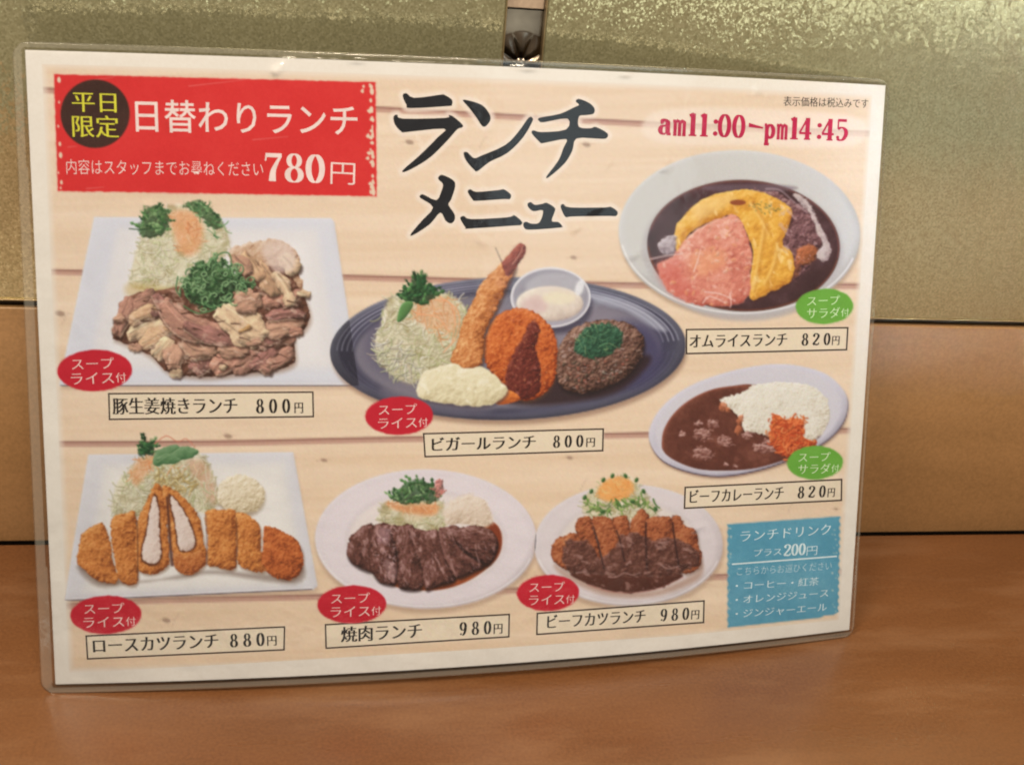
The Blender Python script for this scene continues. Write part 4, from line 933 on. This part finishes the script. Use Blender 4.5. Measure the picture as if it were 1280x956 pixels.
def print_piece(name, poly, t, parent, step=1.0, sm=0, label=None, fade=None):
    """flat printed piece with the outline poly, ink colours per vertex"""
    P = smooth(poly, sm) if sm else np.array(poly, float)
    x0, y0 = P.min(0)-step; x1, y1 = P.max(0)+step
    nx = int((x1-x0)/step)+2; ny = int((y1-y0)/step)+2
    X, Y = np.meshgrid(x0+np.arange(nx)*step, y0+np.arange(ny)*step)
    D = sdf(P, X.astype(np.float32), Y.astype(np.float32))
    Xc = X[:-1, :-1]+step/2; Yc = Y[:-1, :-1]+step/2
    keep = (D[:-1, :-1]+D[1:, :-1]+D[:-1, 1:]+D[1:, 1:]) > 0
    used = np.zeros(X.shape, bool)
    for a in (0, 1):
        for b in (0, 1): used[a:ny-1+a, b:nx-1+b] |= keep
    gy, gx = np.gradient(D, step); g = np.sqrt(gx*gx+gy*gy)+1e-6
    # outline vertices slide onto the outline itself
    inner = np.ones(X.shape, bool); kp = np.pad(keep, 1)
    inner = kp[1:, 1:] & kp[:-1, 1:] & kp[1:, :-1] & kp[:-1, :-1]
    mv = used & ~inner & (np.abs(D) < 1.2*step)
    X = np.where(mv, X-D*gx/g, X); Y = np.where(mv, Y-D*gy/g, Y)
    idx = -np.ones(X.shape, int); idx[used] = np.arange(used.sum())
    xs, ys = X[used], Y[used]
    u, v = UV(xs, ys); co = S3(u, v, t)
    q = np.stack([idx[:-1, :-1], idx[1:, :-1], idx[1:, 1:], idx[:-1, 1:]], -1)[keep]
    me = bpy.data.meshes.new(name)
    me.vertices.add(len(xs)); me.vertices.foreach_set('co', co.astype(np.float32).ravel())
    me.loops.add(q.size); me.loops.foreach_set('vertex_index', q.astype(np.int32).ravel())
    me.polygons.add(len(q)); me.polygons.foreach_set('loop_start', (np.arange(len(q))*4).astype(np.int32))
    me.update(calc_edges=True)
    c = canvas_at(xs, ys)
    if fade is not None:
        w = fade(u, v)[:, None]; c = c*w+np.array([233, 224, 209])/255.*(1-w)
    col = np.ones((len(xs), 4), np.float32); col[:, :3] = INK(c*255.)
    at = me.color_attributes.new('ink', 'FLOAT_COLOR', 'POINT'); at.data.foreach_set('color', col.ravel())
    me.materials.append(M_INK); me.shade_smooth()
    o = bpy.data.objects.new(name, me); COL.objects.link(o); o.parent = parent
    if label: o['label'] = label
    return o

COUPON = paint_all()
ub = UV(np.array([52., 1090, 1049, 86]), np.array([80.5, 118, 774, 840.5]))
um0, um1 = (ub[0][0]+ub[0][3])/2, (ub[0][1]+ub[0][2])/2; vm0, vm1 = (ub[1][2]+ub[1][3])/2, (ub[1][0]+ub[1][1])/2
def fade(u, v):
    d = np.minimum(np.minimum(u-um0, um1-u), np.minimum(v-vm0, vm1-v))
    return np.clip(d/2.6+.15, 0, 1)
print_piece('wood_board_print', [(52, 80), (300, 87), (600, 97), (850, 107), (1090.5, 118), (1076, 350), (1049.5, 774.5), (850, 794), (600, 811), (300, 829), (86, 841), (71, 500)], .010, menu, 2.0, 0, 'pale wooden boards printed as the backdrop', fade)

T1 = X_((60, 240), 3.297)
def dish(name, plate, label, foods, sm=0):
    p = print_piece(name, plate, .020, menu, 1.0, sm, label)
    for q, f in enumerate(foods):
        nm, poly = f[0], f[1]
        print_piece(nm, poly, .028+.006*q, p, 1.0, f[2] if len(f) > 2 else 4)
    return p
dish('square_plate_print', D1['plate'], 'square white plate of ginger pork', [('salad_print', D1['salad']), ('pork_print', D1['pork']), ('scallion_print', D1['scallion'])])
dish('oval_plate_print', D2['plate'], 'dark oval plate of mixed grill', [('salad_print', D2['salad']), ('ramekin_print', D2['ramekin'], 0), ('minced_steak_print', D2['steak']), ('herb_print', D2['herbs']),
     ('croquette_print', D2['croquette']), ('prawn_print', D2['prawn']), ('tartare_sauce_print', D2['tartare_sauce'])])
dish('round_plate_print', D3['plate'], 'grey white round plate of omelette rice', [('brown_sauce_print', D3['sauce'], 0), ('beef_topping_print', D3['beef_topping']), ('omelette_print', D3['omelette']), ('red_rice_print', D3['rice']), ('cream_print', D3['cream'])])
dish('bowl_print', D4['bowl'], 'white oval bowl of beef curry', [('curry_print', D4['curry']), ('rice_print', D4['rice']), ('pickle_print', D4['pickles'])])
dish('square_plate_print', D5['plate'], 'square white plate of sliced pork cutlet', [('salad_print', D5['salad']), ('potato_salad_print', D5['potato_salad'], 0)]+[('cutlet_slice_print', P) for P in D5['cutlets']])
dish('round_plate_print', D6['plate'], 'white round plate of grilled beef slices', [('sauce_print', D6['sauce']), ('salad_print', D6['salad']), ('potato_salad_print', D6['potato_salad'])]+[('beef_slice_print', P) for P in D6['beef']])
dish('round_plate_print', D7['plate'], 'white round plate of beef cutlet in brown sauce', [('salad_print', D7['salad'])]+[('cutlet_slice_print', P) for P in D7['cutlets']]+[('sauce_print', D7['sauce'])])

# ---------------------------------------------------------------- lettering
M_BLACK = flat_ink('black_ink', (30, 24, 26)); M_TITLE = flat_ink('title_ink', (22, 26, 34)); M_BROWN = flat_ink('dark_brown_line', (62, 46, 42))
M_WHITE = flat_ink('white_ink', (238, 214, 204)); M_PINKW = flat_ink('pinkish_white_ink', (240, 205, 196)); M_YEL = flat_ink('yellow_ink', (214, 208, 60))
M_CRIM = flat_ink('crimson_ink', (188, 30, 74)); M_PGREEN = flat_ink('pale_green_ink', (214, 232, 186)); M_PBLUE = flat_ink('pale_blue_ink', (214, 232, 232))

GC = {}
def glyphs(txt, off=0., spread=0, dx=.02):
    """text outline mesh, lying in x/y with size 1; returns verts, faces, ink bounds"""
    key = (txt, off, spread, dx)
    if key in GC: return GC[key]
    cu = bpy.data.curves.new('lettering', 'FONT'); cu.body = txt; cu.size = 1; cu.offset = off; cu.resolution_u = 3
    ob = bpy.data.objects.new('lettering', cu); COL.objects.link(ob)
    bpy.context.view_layer.update()
    me = bpy.data.meshes.new_from_object(ob.evaluated_get(bpy.context.evaluated_depsgraph_get()))
    co = np.array([v.co[:] for v in me.vertices]); fs = [tuple(p.vertices) for p in me.polygons]
    bpy.data.objects.remove(ob); bpy.data.curves.remove(cu); bpy.data.meshes.remove(me)
    co[:, 2] = 0
    V, F = [], []
    for q in range(-spread, spread+1):
        c = co.copy(); c[:, 0] += q*dx; c[:, 2] = (q+spread)
        F += [tuple(i+len(co)*(q+spread) for i in f) for f in fs]; V.append(c)
    r = (np.vstack(V), F); GC[key] = r; return r

def place(name, V, F, mat, parent, t, A, B, h, slant=0, label=None):
    """V in a unit frame: x 0..1 runs from image point A to B, y 0..1 is height h (image pixels) above the line"""
    (ax, ay), (bx, by) = A, B
    u0, v0 = UV(np.array([ax, bx, ax]), np.array([ay, by, ay-h]))
    U = np.array([u0[1]-u0[0], v0[1]-v0[0]]); Hh = math.hypot(u0[2]-u0[0], v0[2]-v0[0])
    W = np.array([-U[1], U[0]])/np.hypot(*U)*Hh
    u = u0[0]+V[:, 0]*U[0]+V[:, 1]*W[0]; v = v0[0]+V[:, 0]*U[1]+V[:, 1]*W[1]
    bm = bmesh.new()
    vv = [bm.verts.new((u[i], v[i], V[i, 2])) for i in range(len(V))]
    for f in F:
        try: bm.faces.new([vv[i] for i in f])
        except ValueError: pass
    for cut in np.arange(math.ceil(u.min()/6)*6, u.max(), 6.):       # so that it can follow the bend
        bmesh.ops.bisect_plane(bm, geom=bm.verts[:]+bm.edges[:]+bm.faces[:], plane_co=(cut, 0, 0), plane_no=(1, 0, 0))
    bmesh.ops.recalc_face_normals(bm, faces=bm.faces[:])
    co = np.array([w.co[:] for w in bm.verts])
    tt = t+co[:, 2]*.0012
    P3 = np.vstack([S3(co[i:i+1, 0], co[i:i+1, 1], tt[i]) for i in range(len(co))]) if len(co) < 0 else S3v(co[:, 0], co[:, 1], tt)
    for w, p in zip(bm.verts, P3): w.co = p
    me = bpy.data.meshes.new(name); bm.to_mesh(me); bm.free(); me.materials.append(mat)
    o = bpy.data.objects.new(name, me); COL.objects.link(o); o.parent = parent
    if label: o['label'] = label
    return o
def S3v(u, v, t):
    s = -2*bul*u/151.5**2; c = 1/np.sqrt(1+s*s)
    b = bulge(u)+t*c; uu = u-t*s*c
    return (SX*uu[:, None]+SUP*v[:, None]+SN*b[:, None])/1000.

def text(name, txt, A, B, h, mat, parent, t=.075, off=0., spread=0, dx=.02, full=True):
    V, F = glyphs(txt, off, spread, dx); V = V.copy()
    x0, x1 = V[:, 0].min(), V[:, 0].max(); V[:, 0] = (V[:, 0]-x0)/(x1-x0)
    if full: V[:, 1] = (V[:, 1]+.06)/.90          # nominal full-width character height
    else:
        y0, y1 = V[:, 1].min(), V[:, 1].max(); V[:, 1] = (V[:, 1]-y0)/(y1-y0)
    return place(name, V, F, mat, parent, t, A, B, h)

# pen-drawn figures: strokes with thin horizontals and heavy verticals
def ribbon(pts, tv, th, z, closed=False, ws=None):
    P = np.array(pts, float); n = len(P); V = []; F = []
    for i in range(n):
        if closed: d = P[(i+1) % n]-P[i-1]
        else: d = P[min(i+1, n-1)]-P[max(i-1, 0)]
        d = d/(np.hypot(*d)+1e-9); w = th+(tv-th)*abs(d[1])**1.4
        if ws is not None: w *= ws[i]
        nn = np.array((-d[1], d[0]))*w/2
        V += [(*(P[i]+nn), z), (*(P[i]-nn), z)]
    m = n if closed else n-1
    for i in range(m):
        a = 2*i; b = 2*((i+1) % n); F.append((a, a+1, b+1, b))
    return V, F
def disc(x, y, r, z, n=12):
    return [(x+r*math.cos(k*2*math.pi/n), y+r*math.sin(k*2*math.pi/n), z) for k in range(n)], [tuple(range(n))]
def arc(cx, cy, rx, ry, a0, a1, n=16): return [(cx+rx*math.cos(math.radians(a0+(a1-a0)*k/n)), cy+ry*math.sin(math.radians(a0+(a1-a0)*k/n))) for k in range(n+1)]
def figure(ch, tv=.15, th=.04):
    """one figure: width about .6, height 1"""
    S = []
    def R_(*a, **k): S.append(ribbon(*a, **k))
    z = lambda: len(S)*.6
    if ch == '0': R_(arc(.29, .5, .20, .47, 0, 360, 32)[:-1], tv, th, z(), True)
    elif ch == '8':
        R_(arc(.29, .755, .155, .225, 0, 360, 26)[:-1], tv*.85, th, z(), True); R_(arc(.29, .265, .195, .245, 0, 360, 28)[:-1], tv, th, z(), True)
    elif ch == '9':
        R_(arc(.28, .69, .19, .29, 0, 360, 28)[:-1], tv, th, z(), True)
        R_(arc(.22, .62, .25, .60, 12, -92, 18), tv, th, z()); S.append(disc(.12, .11, .075, z()))
    elif ch == '2':
        R_(smooth([(.09, .74), (.12, .90), (.29, .98), (.47, .86), (.46, .68), (.32, .45), (.12, .20), (.06, .08)], 5, False), tv, th, z())
        S.append(disc(.12, .76, .075, z())); R_([(.05, .07), (.20, .09), (.38, .06), (.50, .08), (.54, .24)], tv*.5, .13, z())
    elif ch == '7':
        R_([(.07, .72), (.09, .92), (.12, .92)], th, th, z()); R_([(.07, .92), (.54, .92)], tv, .14, z())
        R_(smooth([(.52, .92), (.38, .62), (.29, .35), (.27, .02)], 5, False), tv, th*2, z(), ws=list(np.linspace(.4, 1.25, 16)))
    elif ch == '1':
        R_([(.29, 0.02), (.29, .97)], tv*1.1, th, z()); R_([(.12, .02), (.46, .02)], th, th, z()); R_([(.13, .86), (.22, .90), (.31, .97)], tv*.5, th*2, z())
    elif ch == '4':
        R_([(.38, .02), (.38, .97)], tv*1.05, th, z()); R_([(.36, .95), (.20, .62), (.04, .30)], th*1.3, th, z()); R_([(.02, .28), (.56, .28)], th, th*1.5, z()); R_([(.24, .02), (.52, .02)], th, th, z())
    elif ch == '5':
        R_([(.12, .95), (.12, .52)], th, th, z()); R_([(.11, .92), (.50, .92)], tv, .13, z())
        R_(smooth([(.12, .52), (.28, .60), (.45, .50), (.49, .30), (.38, .08), (.22, .02), (.10, .10)], 5, False), tv, th, z()); S.append(disc(.12, .15, .075, z()))
    elif ch == ':': S.append(disc(.29, .66, .105, z())); S.append(disc(.29, .14, .105, z()))
    elif ch == '-': S.append(([(.02, .46, 0), (.60, .41, 0), (.60, .49, 0), (.02, .66, 0)], [(0, 1, 2, 3)]))
    elif ch == 'a':
        R_(arc(.24, .20, .16, .18, 70, 290, 14), tv, th, z()); R_(smooth([(.12, .52), (.22, .62), (.38, .56), (.40, .40), (.40, .02)], 5, False), tv, th*1.6, z()); R_([(.36, .03), (.54, .03)], th, th*1.6, z()); R_([(.22, .38), (.40, .40)], th, th, z()); S.append(disc(.13, .50, .06, z()))
    elif ch == 'm':
        for x in (.10, .30, .50): R_([(x, .02), (x, .60)], tv*.72, th, z()); R_([(x-.08, .02), (x+.08, .02)], th, th*1.6, z())
        R_([(.08, .50), (.20, .62), (.31, .56)], th*1.4, th*2, z()); R_([(.30, .50), (.41, .62), (.51, .56)], th*1.4, th*2, z()); R_([(.0, .60), (.12, .60)], th, th*1.6, z())
    elif ch == 'p':
        R_([(.12, -.26), (.12, .60)], tv*.95, th, z()); R_(arc(.28, .31, .18, .28, 150, -150, 22), tv, th*1.4, z()); R_([(.0, -.26), (.26, -.26)], th, th*1.6, z()); R_([(.0, .60), (.12, .60)], th, th*1.6, z())
    return S
def figures(name, txt, A, B, h, mat, parent, t=.075, pitch=.64, tv=.15, th=.04):
    V, F = [], []; x = 0; n0 = 0
    for ch in txt:
        for v, f in figure(ch, tv, th):
            F += [tuple(i+len(V) for i in ff) for ff in f]; V += [(a+x, b, c) for a, b, c in v]
        x += pitch*{':': .62, '1': .78 if pitch < .7 else 1}.get(ch, 1)
    V = np.array(V, float); x0, x1 = V[:, 0].min(), V[:, 0].max(); V[:, 0] = (V[:, 0]-x0)/(x1-x0)
    return place(name, V, F, mat, parent, t, A, B, h)

# red banner, its badge and its lettering
ban = print_piece('red_banner_print', [(66.5, 92), (470.5, 102), (472, 246.5), (71, 240)], .045, menu, 1.0, 0, 'red banner for the daily lunch at 780 yen')
bad = print_piece('badge_print', ell(119, 142.5, 43.2, 42.8, 0, 70), .055, ban, 1.0)
text('lettering', '平日', (90.5, 139.5), (146, 141), 25.5, M_YEL, ban, .07, -.008, 1, .016)
text('lettering', '限定', (91, 171), (149, 172), 27, M_YEL, ban, .07, -.008, 1, .016)
text('lettering', '日替わりランチ', (170, 164), (447, 169.5), 39.5, M_WHITE, ban, .07, .007)
text('lettering', '内容はスタッフまでお尋ねください', (83.5, 217.5), (329, 220.5), 18.5, M_WHITE, ban, .07, -.010)
figures('lettering', '780', (331, 227), (406, 229.5), 36, M_WHITE, ban, .07, .62, .17, .045)
text('lettering', '円', (413, 229.5), (443.5, 231), 29, M_WHITE, ban, .07, -.006)

# brush title
title = None
M_TITLE2 = M_TITLE
for k, polys in TITLE.items():
    V, F = [], []
    for P in polys:
        S = smooth(TT(*P), 3); F.append(tuple(range(len(V), len(V)+len(S)))); V += [(x, y) for x, y in S]
    V = np.array(V); u, v = UV(V[:, 0], V[:, 1])
    bm = bmesh.new(); vv = [bm.verts.new((a, b, 0)) for a, b in zip(u, v)]
    for f in F: bm.faces.new([vv[i] for i in f])
    bmesh.ops.triangulate(bm, faces=bm.faces[:], ngon_method='EAR_CLIP')
    for cut in np.arange(math.ceil(u.min()/6)*6, u.max(), 6.):
        bmesh.ops.bisect_plane(bm, geom=bm.verts[:]+bm.edges[:]+bm.faces[:], plane_co=(cut, 0, 0), plane_no=(1, 0, 0))
    co = np.array([w.co[:] for w in bm.verts]); P3 = S3v(co[:, 0], co[:, 1], np.full(len(co), .06))
    for w, p in zip(bm.verts, P3): w.co = p
    me = bpy.data.meshes.new('title_character'); bm.to_mesh(me); bm.free(); me.materials.append(M_TITLE)
    o = bpy.data.objects.new('title_character', me); COL.objects.link(o); o.parent = menu

# opening hours and the small note
figures('opening_hours_lettering', 'am', (822, 168), (857, 169.5), 29, M_CRIM, menu, .06, .62, .21, .08)
figures('opening_hours_lettering', '11:00', (860, 169.8), (931, 173), 29, M_CRIM, menu, .06, .62, .19, .07)
figures('opening_hours_lettering', '-', (935, 171.5), (953, 172.3), 27, M_CRIM, menu, .06)
figures('opening_hours_lettering', 'pm', (955, 173), (984, 174), 28, M_CRIM, menu, .06, .62, .21, .08)
figures('opening_hours_lettering', '14:45', (987, 174), (1059.5, 176.5), 28, M_CRIM, menu, .06, .62, .19, .07)
text('small_note_lettering', '表示価格は税込みです', (979, 132.5), (1085, 135.5), 12, M_BLACK, menu, .06, -.004, 1, .012)

def framed(B, txt, a, b, prc, pa, pb, ya, yb, h, lab):
    """price box: B its corners; the dish name from a to b, figures pa..pb"""
    bx = print_piece('price_box_print', B, .050, menu, 2.0, 0, lab)
    C = np.array(B, float); V = []; F = []
    rings = []
    cen = C.mean(0)
    for s in (0, 1):
        R_ = []
        for q in range(4):
            p0, p1, p2 = C[q-1], C[q], C[(q+1) % 4]
            d1 = (p1-p0)/np.hypot(*(p1-p0)); d2 = (p2-p1)/np.hypot(*(p2-p1))
            R_.append(p1+(-d1+d2)*2.0*s)
        rings.append(R_)
    n = 40
    def edge(R_, q): return [R_[q]+(R_[(q+1) % 4]-R_[q])*k/n for k in range(n)]
    O = sum([edge(rings[0], q) for q in range(4)], []); I = sum([edge(rings[1], q) for q in range(4)], [])
    m = len(O); pts = np.array(O+I); u, v = UV(pts[:, 0], pts[:, 1]); P3 = S3(u, v, .060)
    link_mesh('box_border', P3, [(k, (k+1) % m, m+(k+1) % m, m+k) for k in range(m)], M_BROWN, bx)
    yl = lambda x: ya+(yb-ya)*(x-a)/(pb[1]-a)
    text('lettering', txt, (a, yl(a)), (b, yl(b)), h, M_BLACK, bx, .066, -.003, 1, .034)
    figures('lettering', prc, (pa[0], yl(pa[0])), (pa[1], yl(pa[1])), h*.86, M_BLACK, bx, .066, .95, .20, .055)
    text('lettering', '円', (pb[0], yl(pb[0])), (pb[1], yl(pb[1])), h*.68, M_BLACK, bx, .066, -.003, 1, .03)
framed(BOXES[0], '豚生姜焼きランチ', 141, 297, '800', (320, 363), (368, 379), 517.5, 516, 20.5, 'price box for the ginger pork')
framed(BOXES[1], 'ビガールランチ', 539.5, 669.5, '800', (691, 729), (732.5, 743.5), 564, 558, 17.5, 'price box for the mixed grill')
framed(BOXES[2], 'オムライスランチ', 861.5, 983.5, '820', (1001.5, 1037.5), (1039.5, 1049), 435, 431, 17.5, 'price box for the omelette rice')
framed(BOXES[3], 'ビーフカレーランチ', 861.5, 979, '820', (996.5, 1031.5), (1034, 1043), 629, 620.5, 17, 'price box for the beef curry')
framed(BOXES[4], 'ロースカツランチ', 116.5, 273.5, '880', (287.5, 331), (334, 346), 816, 806, 19, 'price box for the pork cutlet')
framed(BOXES[5], '焼肉ランチ', 426, 527.5, '980', (574, 614), (616.8, 628), 802, 791, 19, 'price box for the grilled beef')
framed(BOXES[6], 'ビーフカツランチ', 683.5, 806.5, '980', (825, 861), (863.5, 873.7), 785.5, 773, 17.5, 'price box for the beef cutlet')

def badge(Bd, red, lab):
    x, y, a, b = Bd
    o = print_piece('red_badge_print' if red else 'green_badge_print', ell(x, y, a, b, -.03, 50), .070, menu, 1.0, 0, lab)
    m = M_PINKW if red else M_PGREEN; sl = -.03
    yy = lambda xx, y0: y0+(xx-x)*sl
    def ln(t_, f0, f1, g, hh): text('lettering', t_, (x+f0*a, yy(x+f0*a, y+g*b)), (x+f1*a, yy(x+f1*a, y+g*b)), hh*b, m, o, .080, -.012, 1, .010)
    ln('スープ', -.60, .52, -.06, .56)
    ln('ライス' if red else 'サラダ', -.62, .52, .66, .60)
    ln('付', .57, .84, .60, .46)
    return o
for B, l in zip(RED_B, ('ginger pork', 'mixed grill', 'pork cutlet', 'grilled beef', 'beef cutlet')): badge(B, True, 'red badge by the '+l)
for B, l in zip(GRN_B, ('omelette rice', 'beef curry')): badge(B, False, 'green badge by the '+l)

# blue drinks coupon
cp = print_piece('blue_coupon_print', COUPON, .045, menu, 1.0, 0, 'blue coupon listing the lunch drinks')
K = dict(off=-.014, spread=1, dx=.014)
text('lettering', 'ランチドリンク', (925, 677), (1038, 667.5), 14, M_PBLUE, cp, .06, **K)
text('lettering', 'プラス', (942, 695.5), (976.5, 693.5), 9.5, M_PBLUE, cp, .06, **K)
figures('lettering', '200', (979, 695), (1006.5, 693), 14.5, M_PBLUE, cp, .06, .6, .17, .05)
text('lettering', '円', (1008, 694), (1021, 693), 12, M_PBLUE, cp, .06, off=-.01)
text('lettering', 'こちらからお選びください', (921, 719), (1039, 711.5), 10.5, M_PBLUE, cp, .06, off=-.018)
text('lettering', '・コーヒー・紅茶', (919, 737), (1023, 731), 10.5, M_PBLUE, cp, .06, **K)
text('lettering', '・オレンジジュース', (919, 754.5), (1035, 745.5), 10.5, M_PBLUE, cp, .06, **K)
text('lettering', '・ジンジャーエール', (919, 772), (1033, 763), 10.5, M_PBLUE, cp, .06, **K)
st = np.array([(914.8, 704), (1046, 694), (1046, 695.8), (914.8, 705.8)])
pts = np.array([st[0]+(st[1]-st[0])*k/24 for k in range(25)]+[st[3]+(st[2]-st[3])*k/24 for k in range(25)])
u, v = UV(pts[:, 0], pts[:, 1]); link_mesh('dividing_line', S3(u, v, .06), [(k, k+1, k+26, k+25) for k in range(24)], M_PBLUE, cp)

# ---------------------------------------------------------------- laminating film round the sheet
cn = UV(np.array([15., 1112, 1067, 52]), np.array([52., 100, 796, 867.5]))
FC = [np.array((cn[0][q], cn[1][q])) for q in range(4)]
FC[3][1] = max(FC[3][1], -.3); FC[2][1] = max(FC[2][1], 0)
def film_mesh():
    nu, nv = 380, 270
    r = 5.0
    A = np.linspace(0, 1, nu); B_ = np.linspace(0, 1, nv)
    # finer rows next to the rim
    A = .5-.5*np.cos(A*math.pi)*.35-(.5-A)*.65; B_ = .5-.5*np.cos(B_*math.pi)*.35-(.5-B_)*.65
    a, b = np.meshgrid(A, B_)
    Wd, Hd = 303., 216.
    x = a*Wd; y = b*Hd
    # rounded corners: squeeze the rows near top and bottom sideways
    def ins(d): return np.where(d < r, r-np.sqrt(np.maximum(0, r*r-(r-d)**2)), 0)
    i = ins(np.minimum(y, Hd-y)); x = i+(Wd-2*i)*a
    s, t = x/Wd, y/Hd
    P = (FC[3][None, None]*((1-s)*(1-t))[..., None]+FC[2][None, None]*(s*(1-t))[..., None]+FC[0][None, None]*((1-s)*t)[..., None]+FC[1][None, None]*(s*t)[..., None])
    u, v = P[..., 0].ravel(), P[..., 1].ravel()
    d = np.minimum(np.minimum(u+148.5, 148.5-u), np.minimum(v-3, 213-v))     # >0 over the paper
    rs = np.clip((d+1.2)/1.4, 0, 1); rs = rs*rs*(3-2*rs)
    rr = np.random.default_rng(2)
    rip = .05*fbm(u+400, v+400, 22, 3, 2)*np.exp(-np.maximum(0, 9-np.abs(213-v))*0)*np.exp(-np.abs(v-214)/9.)*2.2
    tf = .03+.15*rs+rip*.7; tb = -.06-.14*rs+rip*.5-.02
    de = np.minimum(np.minimum(x, Wd-x), np.minimum(y, Hd-y)).ravel(); bead = .16*np.exp(-((de-.5)/.35)**2); tf = tf+bead
    for (x_, y_, am, sa, sb, ro) in [(350, 84, .5, 1.6, 1.0, .4), (345, 90, .4, 1.0, 1.2, 1.), (447, 74, .5, 2.6, 1.0, 0), (660, 84, .5, 3.0, 1.0, 0), (782, 92, .45, 2.4, 1.0, 0), (948, 112, .5, 1.6, 1.1, .8), (960, 118, .4, 1.2, 1.2, .2),
            (186, 256, .35, 1.4, .9, .3), (212, 150, .35, 1.2, 2.2, .3), (520, 180, .35, .9, 2.6, .4), (742, 262, .4, 2.4, 1.0, .5), (792, 318, .4, 2.0, 1.1, .3), (830, 210, .4, 1.6, 1.0, .2), (430, 205, .3, 1.2, 1.0, 0), (405, 243, .3, 1.0, 1.2, 0),
            (1004, 240, .35, 1.2, .9, 0), (760, 205, .35, 1.8, .8, .9), (720, 285, .35, 1.6, .8, .6), (1098, 112, .4, 1.2, 1.2, 0), (520, 620, .25, 2.0, .9, .5), (250, 640, .25, .9, 2.2, .5), (870, 660, .3, 2.0, .9, .3), (600, 300, .3, 2.2, .8, -.4)]:
        cu_, cv_ = UV(np.array([float(x_)]), np.array([float(y_)])); du, dv = u-cu_[0], v-cv_[0]
        p_, q_ = du*math.cos(ro)+dv*math.sin(ro), -du*math.sin(ro)+dv*math.cos(ro)
        tf = tf+.62*am*np.exp(-.5*((p_/sa)**2+(q_/sb)**2))
    tf = np.where(d > 0, np.maximum(tf, .125), tf)
    F3 = S3v(u, v, tf); B3 = S3v(u, v, tb); n = len(u); fs = []
    idx = np.arange(n).reshape(nv, nu)
    q = np.stack([idx[:-1, :-1], idx[:-1, 1:], idx[1:, 1:], idx[1:, :-1]], -1).reshape(-1, 4)
    fs = q.tolist()+(q[:, ::-1]+n).tolist()
    bd = list(idx[0, :])+list(idx[1:, -1])+list(idx[-1, :-1][::-1])+list(idx[1:-1, 0][::-1])
    m = len(bd); fs += [(bd[k], n+bd[k], n+bd[(k+1) % m], bd[(k+1) % m]) for k in range(m)]
    o = link_mesh('laminating_film', np.vstack([F3, B3]), fs, [M_FILM, M_RIM, M_CUT], menu, True)
    dq = d[q].max(1) < -.8; mi = np.concatenate([dq, dq, np.full(m, 2)]).astype(np.int32)
    o.data.polygons.foreach_set('material_index', mi)
    return o
film_mesh()
